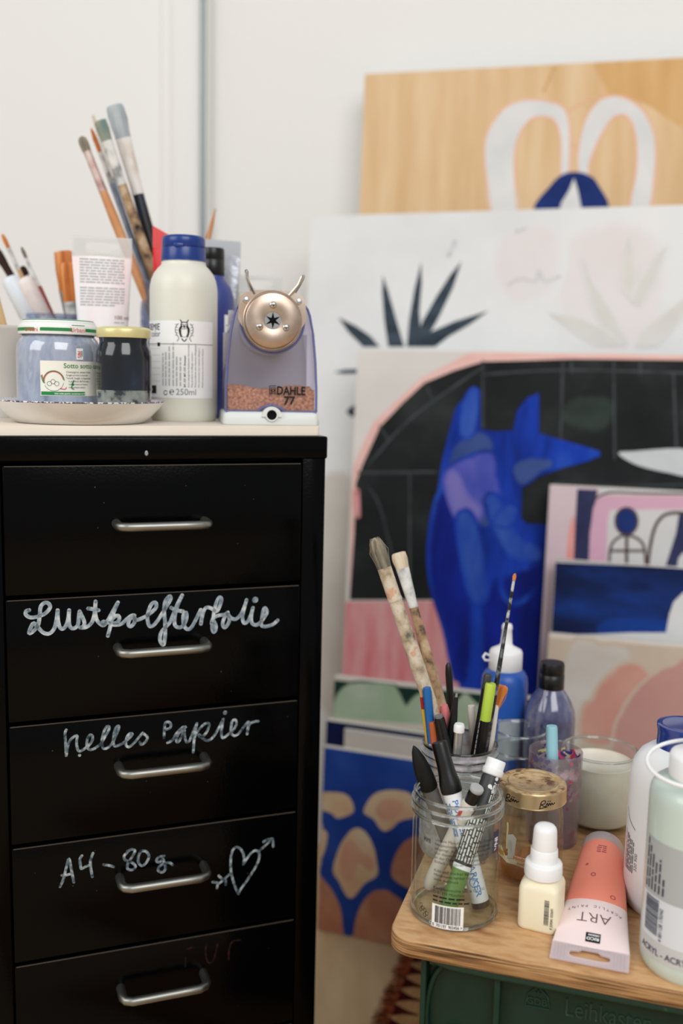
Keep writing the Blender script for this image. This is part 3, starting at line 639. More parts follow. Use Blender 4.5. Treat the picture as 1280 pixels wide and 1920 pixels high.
# ================================================================== SHARED BUILDERS
M_glass = mat_glass('clear_glass', (250, 253, 252)); M_glassrim = mat('solid_glass', (250, 253, 252), .03, spec=.5, trans=1.)
M_ink = mat('black_print', (26, 26, 28), .6, spec=.2); M_grey_ink = mat('grey_print', (120, 120, 124), .6, spec=.2); M_lgrey_ink = mat('light_grey_print', (176, 177, 179), .6, spec=.2)
M_label = mat('white_label', (240, 240, 238), .5, spec=.3)
M_white_pl = mat('white_plastic', (238, 238, 238), .38, spec=.4); M_black_pl = mat('black_plastic', (14, 14, 15), .35, spec=.45)
M_blue_cap = mat('blue_cap_plastic', (22, 54, 128), .28, spec=.5)
M_wood_h = mat('brush_handle_wood', (196, 160, 118), .6, spec=.3, stops=[(.3, (176, 134, 92)), (.7, (208, 174, 134))], scale=40, stretch=(4, 4, .5))
M_handle_p = mat('paint_spattered_handle', (190, 170, 142), .7, spec=.25, stops=[(.3, (96, 92, 84)), (.42, (176, 158, 132)), (.56, (206, 196, 178)), (.66, (198, 150, 118)), (.78, (186, 194, 190))], scale=70, detail=5)
M_handle_d = mat('dark_spattered_handle', (150, 130, 106), .7, spec=.25, stops=[(.34, (36, 36, 44)), (.46, (158, 128, 96)), (.6, (188, 162, 130)), (.74, (204, 190, 170))], scale=70, detail=5)
M_ferrule = mat('metal_ferrule', (190, 192, 190), .35, metal=.8)
M_ferr_p = mat('painted_ferrule', (206, 204, 198), .6, spec=.3, stops=[(.36, (140, 142, 140)), (.5, (204, 204, 200)), (.66, (226, 224, 218))], scale=70)
M_bris_g = mat('grey_bristle', (120, 116, 104), .9, spec=.1, stops=[(.3, (84, 82, 74)), (.5, (124, 118, 104)), (.7, (168, 152, 126))], scale=240, stretch=(1, 1, .08))
M_bris_p = mat('pale_bristle', (206, 190, 164), .9, spec=.1, stops=[(.3, (176, 156, 126)), (.7, (222, 208, 186))], scale=240, stretch=(1, 1, .08))
M_bris_a = mat('amber_bristle', (196, 112, 40), .5, spec=.4, stops=[(.3, (160, 78, 20)), (.5, (202, 118, 46)), (.72, (224, 158, 92))], scale=160, stretch=(1, 1, .06))
M_bris_d = mat('dark_bristle', (54, 36, 28), .8, spec=.2)
M_bris_w = mat('grey_white_bristle', (160, 168, 172), .85, spec=.15, stops=[(.3, (138, 148, 154)), (.7, (190, 196, 198))], scale=120, stretch=(1, 1, .1))

def brush(label, P0, P1, handle, ferrule, bristle, hm, fm, bm_, flat=False, group=None, name='paint_brush', fr=(0, -1, 0)):
    """handle: [(r, t)...] along the length; ferrule: (t0, t1, r0, r1); bristle: (r0, r1, shape). t runs 0..1 from handle end to tip."""
    Ln = (Vector(P1) - Vector(P0)).length; th = thing(name, label, 'paint brush', matrix=axis_matrix(P0, P1, fr), group=group)
    b = MB(); b.lathe([(r, t * Ln) for r, t in handle], 14, 0, cap0=True, cap1=True); b.build('handle', hm, th)
    t0, t1, r0, r1 = ferrule; b = MB(); k = .45 if flat else 1
    b.loft([ring(r0 * 1.02, r0 * 1.02, t0 * Ln, 20), ring(r0 * 1.06, r0 * 1.06, (t0 + .03 * (t1 - t0)) * Ln, 20), ring(r0, r0, (t0 + .12 * (t1 - t0)) * Ln, 20), ring((r0 + r1) / 2, (r0 + r1) / 2 * (.5 + k / 2), (t0 + t1) / 2 * Ln, 20), ring(r1, r1 * k, t1 * Ln, 20)]); b.build('ferrule', fm, th)
    R0, R1, shp = bristle; b = MB(); z0, z1 = t1 * Ln, Ln
    if shp == 'point': ls = [(R0, 0), (R0 * 1.15, .25), (R0 * .9, .55), (R0 * .45, .85), (.0003, 1)]
    elif shp == 'round': ls = [(R0, 0), (R0 * 1.12, .3), (R0 * 1.15, .6), (R0 * .95, .85), (R0 * .5, .97), (.0003, 1)]
    else: ls = [(R0, 0), (R0 + (R1 - R0) * .4, .35), (R1, .8), (R1 * .97, .93), (R1 * .85, .975), (R1 * .6, 1)]
    b.loft([ring(r, r * (k * .9 if not flat or u < .5 else k * .9 * (1.4 - .8 * u)), z0 + (z1 - z0) * u, 20) for r, u in ls])
    R = random.Random(int(Ln * 1e5))
    for q in range(16):                                                    # single hairs along the tuft
        a = R.uniform(0, 2 * PI); rr = max(R0, R1) * .98
        b.tube([(R0 * .9 * math.cos(a), R0 * .9 * k * math.sin(a), z0), (rr * 1.08 * math.cos(a), rr * 1.02 * k * .8 * math.sin(a), z0 + .55 * (z1 - z0)), (rr * (.5 if shp != 'flat' else 1.) * math.cos(a), rr * .5 * k * .6 * math.sin(a), z0 + R.uniform(.86, 1.0) * (z1 - z0))], .0003, 4)
    b.build('bristles', bm_, th)
    return th
def stick(px0, px1, Y0, Y1, z0):
    """The line through two measured points, run down to height z0: (foot, top)."""
    T, Q = at(px0[0], px0[1], Y0), at(px1[0], px1[1], Y1); d = Q - T
    return T + d * ((z0 - T.z) / d.z), T
def jar_glass(parent, R, h, neck, bead, name='glass', m=None, thick=.0022, stepn=2, foot=.003):
    """Straight jar with a rounded foot, a narrower threaded neck and a thick rim; inner and outer wall."""
    b = MB(); zn = h * (1 - neck)
    out = [(0, .0012), (R * .8, .0008), (R * .9, 0), (R * .97, .0015), (R, .006), (R, zn - .007), (R * .985, zn - .003), (bead * .955, zn)]
    zz_ = zn
    for k in range(stepn):
        dz = (h - zn - .003) / (stepn + .3); out += [(bead * .95, zz_ + dz * .3), (bead, zz_ + dz * .5), (bead, zz_ + dz * .75), (bead * .95, zz_ + dz * .95)]; zz_ += dz
    out += [(bead * .95, h - .003), (bead * .965, h - .001), (bead * .94, h), (bead * .90, h - .0006)]
    inn = [(bead * .885, h - .004), (bead * .88, zn), (R - thick, zn - .008), (R - thick, .008), (R * .85, foot + .001), (0, foot)]
    b.lathe(out + inn, 56); b.build(name, m or M_glass, parent)
def tube_body(th, L_, r, w, secs, tab=.014, cap_l=.018, cap_r=None, cap_m=None, tab_m=None, hole=True, skew=0., zc=None):
    """A paint tube standing on its cap: round at the shoulder, flat at the crimp, with a hang tab."""
    cap_r = cap_r or r * .95; zc = cap_l if zc is None else zc
    b = MB(); b.lathe([(cap_r * .94, 0), (cap_r, .001), (cap_r * 1.0, cap_l - .001), (cap_r * .97, cap_l)], 40, 0, cap0=True, cap1=True); b.build('cap', cap_m, th)
    z1 = L_ - tab
    def ab(z):
        t = min(max((z - cap_l) / (z1 - cap_l), 0), 1); s = t * t * (3 - 2 * t)
        return r + (w / 2 - r) * t, r * (1 - t) + .0006
    b = MB(); zs = sorted(set([cap_l, cap_l + .002] + [cap_l + (z1 - cap_l) * k / 16 for k in range(17)] + [s_[0] for s_ in secs if s_[0] > cap_l]))
    for k in range(len(zs) - 1):
        mi = max(i for i, s_ in enumerate(secs) if zs[k] >= s_[0] - 1e-6)
        b.loft([ring(*ab(zs[k]), zs[k], 44), ring(*ab(zs[k + 1]), zs[k + 1], 44)], mi, True, k == 0, False)
    bd = b.build('tube_body', [s_[1] for s_ in secs], th)
    n = 40; out = []; inn = []; hw = w * .26
    zt = lambda x: L_ + skew * x
    for i in range(n):
        a = 2 * PI * i / n; c, s = math.cos(a), math.sin(a); q = max(abs(c), abs(s))
        x, u = c / q, s / q; out.append((x * w / 2, z1 - .001 + (zt(x * w / 2) - z1 + .001) * (u + 1) / 2))
        e = lambda v: math.copysign(abs(v) ** .5, v)
        inn.append((hw * e(c), z1 + tab * .5 + tab * .2 * e(s) + (tab * .13 if abs(c) < .3 and s < 0 else 0) * -1 + skew * hw * c * .5))
    b = MB(); y = .0006
    if hole:
        lo_ = [[(x, -y, z) for x, z in out], [(x, -y, z) for x, z in inn], [(x, y, z) for x, z in inn], [(x, y, z) for x, z in out], [(x, -y, z) for x, z in out]]
        b.loft(lo_, 0, False, False, False)
    else: b.loft([[(x, -y, z) for x, z in out], [(x, y, z) for x, z in out]], 0, False)
    for k in range(int(w / .0022)):                                          # crimp ribs
        x = -w / 2 + .002 + k * .0022
        if not hole or abs(x) > hw + .001: b.box(x, x + .0007, -y - .00025, y + .00025, z1 + .001, L_ - .002 + skew * x, 0)
        else: b.box(x, x + .0007, -y - .00025, y + .00025, z1 + tab * .78, L_ - .002 + skew * x, 0); b.box(x, x + .0007, -y - .00025, y + .00025, z1, z1 + tab * .12, 0)
    b.build('hang_tab', tab_m, th)
    def surf(x, z):
        a, bb = ab(z); return (x, -bb * math.sqrt(max(0, 1 - (x / a) ** 2)) - .00025, z)
    return bd, surf

# ================================================================== ON TOP OF THE CABINET
# plate
M_plate = mat('glazed_plate', (230, 228, 224), .3, spec=.5, stops=[(.3, (222, 220, 217)), (.7, (236, 234, 230))], scale=25, coat=.4)
M_speck = mat('purple_rim_paint', (70, 66, 92), .6, stops=[(.46, (226, 224, 222)), (.5, (120, 112, 140)), (.62, (52, 50, 70))], scale=330)
PX, PY = -.2225, .845
pl = thing('plate', 'small off-white plate with a paint-stained rim carrying two jars', 'plate', (PX, PY, ZT))
b = MB(); b.lathe([(0, .003), (.046, .003), (.050, 0), (.053, .0004), (.060, .0062), (.0665, .0130), (.0700, .0176)], 72)
b.lathe([(.0696, .0186), (.066, .0160), (.0605, .0098), (.0585, .0066), (0, .0060)], 72); b.build('dish', M_plate, pl)
b = MB(); b.lathe([(.0700, .0176), (.0703, .0182), (.0700, .0188), (.0696, .0186)], 96); b.build('rim', M_speck, pl)
ZP = ZT + .0062
# big jar with a green and white lid
M_bluegrey_p = mat('blue_grey_dried_paint', (150, 160, 178), .55, spec=.4, coat=.6, stops=[(.3, (112, 122, 146)), (.45, (146, 156, 176)), (.62, (168, 176, 190)), (.78, (186, 190, 198))], scale=34, stretch=(1, 1, .6))
M_lid_w = mat('white_lid_enamel', (236, 236, 232), .3, spec=.5); M_green = mat('green_print', (20, 128, 62), .45); M_redp = mat('red_print', (206, 44, 48), .5)
M_cream_l = mat('cream_label', (238, 234, 220), .6, spec=.2)
JX, JY = -.2447, .862
j = thing('paint_jar', 'wide glass jar of blue-grey paint with green and white lid on the plate', 'jar', (JX, JY, ZP), facing(JX, JY))
R = .0352
b = MB(); b.lathe([(0, .001), (.028, .0008), (.031, 0), (.0335, .0018), (.0347, .006), (R, .012), (R, .051), (.0348, .0565), (.0325, .062), (.0300, .0648), (.0296, .0672), (.031, .0685), (.031, .070)], 56, 0, cap1=True)
b.build('glass', mat('glass_lined_with_paint', (150, 160, 178), .12, spec=.6, coat=1., stops=[(.30, (86, 98, 124)), (.40, (140, 150, 172)), (.55, (166, 174, 190)), (.66, (148, 158, 180)), (.8, (204, 208, 212))], scale=46, stretch=(1.4, 1.4, .5), detail=6), j)
b = MB(); b.M = Matrix.Translation((0, 0, .0052)); b.lathe([(.0318, .0610), (.0328, .0612), (.0331, .0622), (.0331, .0672), (.0328, .0684), (.0318, .0692), (.0300, .0722), (.0285, .0733), (.0270, .0728), (0, .0728)], 64, 0)
cm = cyl_map(.03325)
for a0, a1 in ((-1.5, -.62), (-.46, .34), (.72, 1.5)): b.patch(a0 * .033, a1 * .033, .0635, .0662, cm, 14, 1, 1)
b.lathe([(.03085, .0708), (.02925, .0731)], 64, 1)
for u in (-.024, .0165): b.text('Urbani', .0052, cm, 2, 'CENTER', .0, 0, u, .0630)
b.patch(.0108, .023, .0682, .0688, cyl_map(.0329), 6, 1, 1)
b.build('lid', [M_lid_w, M_green, M_redp], j)
cl = cyl_map(R + .0003)
b = MB(); b.keep = True; b.M = Matrix.Translation((0, 0, .0122)); b.patch(-.0155, .036, .0035, .0322, cl, 24, 1, 0)
b.patch(-.0150, .022, .0040, .0070, cyl_map(R + .00045), 16, 1, 1)
cl2 = cyl_map(R + .00055)
b.text('Sotto sotto con', .0056, cl2, 1, 'LEFT', .01, 0, .0035, .0265)
b.text('Una volta aperto conservare in frigo', .0019, cl2, 3, 'LEFT', .02, 0, -.0040, .0048)
for k, t in enumerate(('Champignon, patate d\'olio', 'funghi porcini e tartufo', 'Tartufi, funghi, in Spezzato', 'e prodotti dell\'oliveto', 'conservare al fresco', 'consumare entro')):
    b.text(t, .0021, cl2, 2, 'LEFT', 0, 0, .0055 + (.002 if k > 2 else 0), .0225 - .0025 * k)
arc = lambda a0, a1, r_, n=12: [(-.0045 + r_ * math.cos(a0 + (a1 - a0) * i / n), .0155 + r_ * math.sin(a0 + (a1 - a0) * i / n)) for i in range(n + 1)]
b.ribbon(arc(3.3, 0.1, .0085), .0006, cl2, 1); b.ribbon(arc(3.2, .2, .0078), .0006, cl2, 4); b.ribbon(arc(3.6, 6.1, .0080), .0003, cl2, 2)
b.ribbon([(-.0148, .020), (-.0135, .0155), (-.0118, .014)], .0007, cl2, 1); b.ribbon([(-.0140, .0205), (-.0128, .016)], .0006, cl2, 4); b.ribbon([(.0005, .0095), (.0045, .0090), (.0055, .0105)], .0007, cl2, 4)
for k in range(3): b.ribbon([(-.0080 + .003 * k + .0018 * math.cos(q * .7), .0135 + .0016 * (k % 2) + .0018 * math.sin(q * .7)) for q in range(10)], .0003, cl2, 2)
b.disc(.0108, .013, .0012, cl2, 1); b.ribbon([(.0105, .014), (.012, .0165), (.0098, .0105), (.0118, .0090)], .0008, cl2, 1)
b.build('label', [M_cream_l, M_green, M_ink, M_label, M_redp], j)
b = MB(); b.keep = True; b.M = Matrix.Translation((0, 0, .0125)); b.patch(.0142, .0205, .0332, .0425, cl, 5, 1, 0)
b.text('SBI', .0046, cl2, 1, 'LEFT', .01, PI / 2, .0188, .0345); b.patch(.0192, .0199, .036, .0405, cl2, 1, 1, 2)
b.build('sticker', [M_label, M_redp, M_green], j)
# small dark jar
M_darkp = mat('dark_navy_paint_inside', (10, 14, 20), .14, spec=.5, coat=.4, stops=[(.4, (6, 9, 13)), (.58, (12, 20, 32)), (.74, (34, 46, 64))], scale=30, stretch=(1, 1, .5))
M_darkp2 = mat('greyish_paint_residue', (120, 124, 118), .15, spec=.6, coat=1., stops=[(.4, (30, 34, 38)), (.5, (118, 122, 116)), (.7, (142, 146, 138))], scale=110)
M_gold_l = mat('pale_gold_lid', (226, 214, 158), .35, metal=.35, stops=[(.4, (222, 210, 152)), (.7, (236, 228, 184))], scale=20)
DX, DY = -.1842, .840
j = thing('paint_jar', 'small glass jar of near-black paint with a pale gold lid on the plate', 'jar', (DX, DY, ZP), facing(DX, DY))
R = .0228
b = MB(); b.lathe([(0, .0008), (.0185, .0006), (.0195, 0), (.0213, .0012), (.0219, .004), (.0222, .012), (R, .0215)], 56, 1); b.lathe([(R, .0215), (R, .049), (.0222, .0540), (.0203, .0580), (.0198, .0610), (.0202, .0640), (.0202, .067)], 56, 0, cap1=True)
b.build('glass', [M_darkp, M_darkp2], j)
b = MB(); b.M = Matrix.Translation((0, 0, .0067)); b.lathe([(.0205, .0576), (.0219, .0577), (.0223, .0586), (.0223, .0637), (.0219, .0650), (.0205, .0660), (.018, .0666), (0, .0666)], 56, 0, rfn=lambda a, z: 1 + (.004 * math.cos(36 * a) if z < .064 else 0)); b.build('lid', M_gold_l, j)
# white paint bottle with blue cap and label
M_bottle_w = mat('off_white_bottle', (220, 219, 206), .38, spec=.45, sss=.1)
BX, BY = -.1462, .914; R = .0302
bt = thing('paint_bottle', 'off-white paint bottle with a blue flip cap and white label beside the sharpener', 'paint bottle', (BX, BY, ZT), facing(BX, BY))
b = MB(); b.lathe([(0, .0015), (R * .86, .001), (R * .93, 0), (R * .985, .0025), (R, .007), (R, .1145), (R * .99, .1195), (R * .95, .1252), (R * .87, .1306), (R * .76, .1350), (R * .675, .1374), (R * .65, .139), (R * .65, .1415)], 64, 0, cap1=True); b.build('bottle_body', M_bottle_w, bt)
b = MB(); rb = lambda a, z: 1 + (.006 * math.cos(80 * a) if .1405 < z < .152 else 0)
b.lathe([(.0190, .1400), (.0196, .1404), (.0197, .1412), (.0195, .1520), (.0193, .1526)], 160, 0, rfn=rb); b.lathe([(.0193, .1526), (.0189, .1529), (.0193, .1533), (.0192, .1600), (.0186, .1622), (.0170, .1632), (0, .1636)], 64, 0)
b.box(-.0085, .0000, -.0200, -.0186, .1520, .1556, 0, b=.0007)
b.build('cap', M_blue_cap, bt)
cl, cl2 = cyl_map(R + .00025), cyl_map(R + .0005)
b = MB(); b.keep = True; b.patch(-.055, .0300, .0205, .0880, cl, 40, 1, 0); b.patch(-.055, .0300, .0676, .0680, cl2, 40, 1, 1)
an = lambda px: R * math.asin(max(-.99, min(.99, (px - 341) / 61.)))
hz_ = lambda py: .0205 + (745 - py) / 145 * .0675
b.text('AKADEMIE', .0082, cl2, 1, 'RIGHT', 0, 0, an(299.5), hz_(617.5), .85); b.text('Acryl color', .0078, cl2, 2, 'RIGHT', 0, 0, an(300), hz_(630), .8)
b.patch(an(295), an(299.5), hz_(648), hz_(641), cl2, 1, 1, 1)
for k in range(4): b.disc(an(283 + 3 * k), hz_(646.5), .0004, cl2, 1, 8)
for k in range(6): b.patch(an(280.5), an(300), hz_(652.2 + k * 12.2), hz_(652.7 + k * 12.2), cl2, 3, 1, 3)
for px, y0, y1, m, t, bo in ((307, 722, 661, 3, '', 0), (312, 722, 659, 3, '', 0), (318, 722, 648, 3, '', 0), (325, 722, 641, 3, '', 0), (331, 722, 667, 3, '', 0), (337.5, 722, 668, 3, '', 0),
                              (344.5, 724, 664, 1, 'BIT, CIT, MIT, OIT, Bronopol.', .015), (351, 724, 640, 2, 'Kann allergische Reaktionen hervorrufen /', 0), (357, 724, 657, 2, 'May produce an allergic reaction /', 0),
                              (363, 724, 642, 2, 'Peut produire une r\u00e9action allergique /', 0), (369, 724, 649, 2, 'Pu\u00f2 provocare una reazione allergica /', 0), (375.5, 724, 651, 2, 'Puede provocar una reacci\u00f3n al\u00e9rgica', 0)):
    if t:
        w_ = max(x for x, y in text2d(t, 1, 'LEFT', bo)[0]); sz = (hz_(y1) - hz_(y0)) / w_; b.text(t, max(sz, .0016), cl2, m, 'LEFT', bo, PI / 2, an(px), hz_(y0), min(1, sz / max(sz, .0016)))
    else: b.words(hz_(y0), hz_(y1), an(px - 3.4), .0012, cl2, m, int(px), True)
b.text('250ml', .0078, cl2, 2, 'LEFT', 0, 0, an(327), hz_(738.5), .95); b.text('\u212e', .0085, cl2, 1, 'LEFT', 0, 0, an(315), hz_(738.5))
b.ribbon([(an(309) + .0017 * math.cos(a), hz_(735) + .0019 * math.sin(a)) for a in (.6, 1.5, 2.4, 3.3, 4.2, 5.1, 6.0)], .0006, cl2, 1)
b.patch(an(280.5), an(292.5), hz_(737), hz_(722), cl2, 4, 1, 1); b.text('cke', .0045, cyl_map(R + .0007), 0, 'LEFT', .03, 0, an(281.5), hz_(732))
# owl emblem
ox_, oz_ = an(342), hz_(619); e = .00052
E_ = lambda x, y: (ox_ + x * e, oz_ + y * e)
b.ribbon([E_(-5, 7), E_(-7.5, 3), E_(-7, -3), E_(-5, -9)], .0017, cl2, 1); b.ribbon([E_(5, 7), E_(7.5, 3), E_(7, -3), E_(5, -9)], .0017, cl2, 1); b.ribbon([E_(-5.5, 8), E_(-5, 13), E_(-3, 14.5), E_(3, 14.5), E_(5, 13), E_(5.5, 8)], .0008, cl2, 1)
for x in (-2.6, 2.6): b.ribbon([E_(x + 2 * math.cos(q), 9 + 2 * math.sin(q)) for q in (0, 1.2, 2.4, 3.6, 4.8, 6)], .0005, cl2, 1)
b.ribbon([E_(0, 8), E_(0, 5)], .0009, cl2, 1); b.ribbon([E_(-6.5, 18), E_(-4, 14)], .0009, cl2, 1); b.ribbon([E_(6.5, 18), E_(4, 14)], .0009, cl2, 1)
b.ribbon([E_(-5, 4), E_(0, 3), E_(5, 4), E_(5, -8), E_(0, -10), E_(-5, -8), E_(-5, 4)], .0004, cl2, 2)
b.ribbon([E_(-4, -13), E_(0, -17), E_(4, -13)], .0009, cl2, 1)
for sgn in (-1, 1):
    b.ribbon([E_(sgn * 10, 12), E_(sgn * 14, 7), E_(sgn * 15, 0), E_(sgn * 12, -7), E_(sgn * 9, -12), E_(sgn * 12, -17)], .0006, cl2, 2)
    for q in range(5): b.ribbon([E_(sgn * 11, 10 - 4.5 * q), E_(sgn * 15, 11 - 4.5 * q)], .0005, cl2, 2)
b.build('label', [M_label, M_ink, M_grey_ink, M_lgrey_ink], bt)
# pencil sharpener
M_lgp = mat('light_grey_plastic', (214, 217, 214), .45, spec=.4); M_house = mat_glass('violet_clear_plastic', (234, 232, 242), 1.5, .04, milky=.06)
M_housee = mat_glass('violet_plastic_edge', (160, 162, 208), 1.5, .06, milky=.3)
M_face = mat('satin_steel_plate', (192, 170, 154), .36, metal=.95, stops=[(.3, (176, 152, 134)), (.5, (190, 170, 154)), (.7, (206, 192, 180))], scale=45)
M_chrome = mat('bright_steel', (206, 204, 200), .2, metal=1.); M_hole = mat('dark_opening', (6, 6, 7), .6, spec=.1)
M_shav = mat('pencil_shavings_dust', (150, 96, 72), .95, spec=.1, stops=[(.3, (138, 78, 46)), (.5, (204, 136, 90)), (.7, (232, 180, 136))], scale=420, bump=.6, bscale=700)
SX, SY = -.0682, .897
sh = thing('pencil_sharpener', 'desk pencil sharpener with clear violet housing full of brown shavings on the board', 'pencil sharpener', (SX, SY, ZT), math.radians(10))
b = MB(); hw, hd = .0420, .036
b.loft([rrect(hw * 2 - .001, hd * 2 - .001, .004, 0), rrect(hw * 2, hd * 2, .004, .001), rrect(hw * 2 - .002, hd * 2 - .002, .004, .0095), rrect(hw * 2 - .005, hd * 2 - .005, .004, .0112)])
arc_ = [(.0088 * math.cos(PI * k / 14), .0088 * math.sin(PI * k / 14)) for k in range(15)]
b.loft([[(x, y, .007 + z) for x, z in arc_] for y in (-hd - .0012, -hd + .010)]); b.build('base', M_lgp, sh)
b = MB(); b.M = Matrix.Translation((0, -hd - .0014, .0086)) @ Matrix.Rotation(PI / 2, 4, 'X'); b.disc(0, 0, .0043, lambda u, v: (u, v, 0), 0, 24); b.lathe([(.0043, 0), (.0050, .0004), (.0056, 0)], 24, 1); b.build('clamp_hole', [M_hole, M_lgp], sh)
def hprof(s=1., n=8):
    pts = [(-.0395, .0112), (-.0393, .03), (-.0380, .055), (-.0356, .078), (-.0325, .0935), (-.0305, .0990)]
    top = [(-.0305 + .0610 * k / 14, .0990 + .0150 * math.sin(PI * k / 14) ** .7) for k in range(1, 14)]
    P = pts + top + [(-x, z) for x, z in pts[::-1]]
    return [(x * s, .0112 + (z - .0112) * (s if s < 1 else 1)) for x, z in P]
P = hprof(); y0, y1 = -.0325, .030
b = MB(); b.loft([[(x * .985, y0, z) for x, z in P], [(x, y0 + .0015, z) for x, z in P], [(x, y1, z) for x, z in P], [(x * .97, y1 + .002, z) for x, z in P]], 0, False); b.build('housing', M_house, sh)
b = MB(); fr_ = [(x * .992, y0 - .0002, z) for x, z in P]; b.tube(fr_[:7], .0010, 8, 0); b.tube(fr_[-7:], .0010, 8, 0); b.tube([fr_[0], (-.012, y0, .0112)], .0012, 8); b.tube([fr_[-1], (.012, y0, .0112)], .0012, 8)
b.tube([(-.012, y0, .0112), (-.0085, y0, .0145), (0, y0, .0172), (.0085, y0, .0145), (.012, y0, .0112)], .0013, 8)
b.tube([(.0272 * math.cos(a), y0 - .0004, .0885 + .0272 * math.sin(a)) for a in [PI * 1.0 + PI * 1.0 * k / 24 for k in range(25)]], .0010, 8)
b.tube([(-.0375, -.0325, .0112), (-.0375, y1, .0112)], .0012, 8); b.build('housing_edge', M_housee, sh)
b = MB(); b.box(-.0385, .0385, .0285, .0295, .012, .080); b.box(-.034, .034, .0285, .0295, .08, .1); b.loft([ring(.024, .024, 0, 30), ring(.024, .024, .045, 30)]); 
b.v = [(x, (.028 - z if i >= 16 else y), (.0838 + y if i >= 16 else z)) for i, (x, y, z) in enumerate(b.v)]
b.build('cutter_block', mat('grey_mechanism', (186, 186, 190), .5, spec=.3), sh)
nx_, ny_ = 22, 16; b = MB(); R_ = random.Random(3); H = [[.0125 + (.0185 + .0016 * math.sin(i * .37 + 1) + R_.uniform(-.0016, .0016)) * (1 if 0 < i < nx_ and 0 < q < ny_ else .93) for i in range(nx_ + 1)] for q in range(ny_ + 1)]
b.add([(-.0375 + .075 * i / nx_, -.0305 + .057 * q / ny_, H[q][i]) for q in range(ny_ + 1) for i in range(nx_ + 1)], [(q * 23 + i, q * 23 + i + 1, q * 23 + i + 24, q * 23 + i + 23) for q in range(ny_) for i in range(nx_)])
for q in (0, ny_):
    y = -.0305 + .057 * q / ny_; b.add([(-.0375 + .075 * i / nx_, y, .0125 if k == 0 else H[q][i]) for k in (0, 1) for i in range(nx_ + 1)], [(i, i + 1, i + 24, i + 23) for i in range(nx_)])
o = b.build('shavings', M_shav, sh); o['kind'] = 'stuff'
YF = Matrix.Translation((-.0005, y0, .0885)) @ Matrix.Rotation(PI / 2, 4, 'X')            # local z comes out of the face
b = MB(); b.M = YF
pts = smooth2([(-.0290, .001), (-.0288, .010), (-.0268, .0200), (-.017, .0244), (0, .0256), (.017, .0244), (.0268, .0200), (.0288, .010), (.0290, .001), (.025, -.006), (.018, -.018), (0, -.0255), (-.018, -.018), (-.025, -.006)], 4, True)
b.prism(pts, 0, .0035, 0)
for x, y in ((-.0225, .0165), (.0225, .0165)): b.lathe([(.0026, .0035), (.0026, .0042), (.0018, .0046), (0, .0046)], 16, 1, (x, y))
b.build('bracket_plate', [M_face, M_chrome], sh)
b = MB(); b.M = YF; b.lathe([(.0246, .003), (.0252, .0036), (.0252, .0062), (.0244, .0068), (.0236, .0066), (.0234, .0088), (.0224, .0096), (.0080, .0096), (.0073, .0092), (.0073, .0082), (0, .0082)], 64, 0)
b.build('face_plate', M_face, sh)
b = MB(); b.M = YF; b.keep = True; st = []
b.disc(0, 0, .0072, lambda u, v: (u, v, .0087), 0, 32)
for k in range(24):
    a = 2 * PI * k / 24 + PI / 2 * 0 + .5; rr = {0: .0070, 1: .0038, 2: .0025, 3: .0032}[k % 4]; st.append((rr * math.cos(a), rr * math.sin(a), .0090))
b.flat(st, 1); b.build('pencil_opening', [M_chrome, M_hole], sh)
for x, y in ((0, .0128), (-.0112, -.0056), (.0112, -.0056)):
    b = MB(); b.M = YF; b.lathe([(.0029, .0096), (.0029, .0103), (.0022, .0111), (0, .0113)], 18, 0, (x, y)); b.box(x - .0016, x + .0016, y - .0003, y + .0003, .0108, .01145, 1); b.box(x - .0003, x + .0003, y - .0016, y + .0016, .0108, .01146, 1); b.build('screw', [M_chrome, M_hole], sh)
for k, path in enumerate(([(-.0165, y0 - .002, .1105), (-.0195, y0 - .003, .1165), (-.0222, y0 - .004, .1225), (-.0228, y0 - .0055, .1290), (-.0222, y0 - .006, .1300)], [(.0150, y0 - .002, .1095), (.0185, y0 - .003, .1140), (.0220, y0 - .004, .1190), (.0252, y0 - .0055, .1262), (.0258, y0 - .006, .1275)])):
    b = MB(); b.tube(path, [.0034, .0030, .0024, .0030, .0012], 10, 0, True, .35, up=(.8, -.6, 0) if k else (-.9, -.4, 0)); b.build('gripper_tab', M_chrome, sh)
b = MB(); b.keep = True; fn = lambda u, v: (u, y0 - .0006, v)
b.text('DAHLE', .0100, fn, 0, 'LEFT', .03, 0, .0042, .0262, .80); b.text('77', .0098, fn, 0, 'LEFT', .03, 0, .0105, .0178)
for q in ([(-.0018, .0262), (-.0018, .0335), (.0034, .0335)], [(-.0004, .0262), (-.0004, .0320), (.0030, .0320), (.0030, .0270), (.0004, .0270)]): b.ribbon(q, .0008, fn, 0, 1)
b.ribbon([(.0013 + .0011 * math.cos(a), .0295 + .0011 * math.sin(a)) for a in (0, 1, 2, 3, 4, 5, 6.28)], .0007, fn, 0); b.build('brand_print', M_ink, sh)

# --- back row on the cabinet
M_tubew = mat('white_tube', (236, 234, 233), .45, spec=.4); M_pinkish = mat('pale_pink_tube', (240, 214, 210), .45, spec=.4); M_peach = mat('peach_tube', (232, 180, 158), .45, spec=.4)
M_clearw = mat_glass('translucent_white_plastic', (246, 246, 245), 1.45, .2, milky=.35)
M_clearp = mat_glass('translucent_mauve_plastic', (245, 236, 239), 1.45, .15, milky=.4)
T0 = at(194, 700, .945)
tb = thing('paint_tube', 'white and pink 100 ml paint tube standing on its cap behind the two jars', 'paint tube', (T0.x, .945, ZT), facing(T0.x, .945) + math.radians(4))
bd, sf = tube_body(tb, .1655, .0185, .0545, [(0, M_peach), (.064, M_pinkish), (.080, mat('white_to_pink_tube', (236, 232, 232), .45, stops=[(.45, (238, 236, 236)), (.62, (243, 216, 214))], scale=16, stretch=(1, .3, .3)))], .0175, .018, .017, M_white_pl, M_clearw)
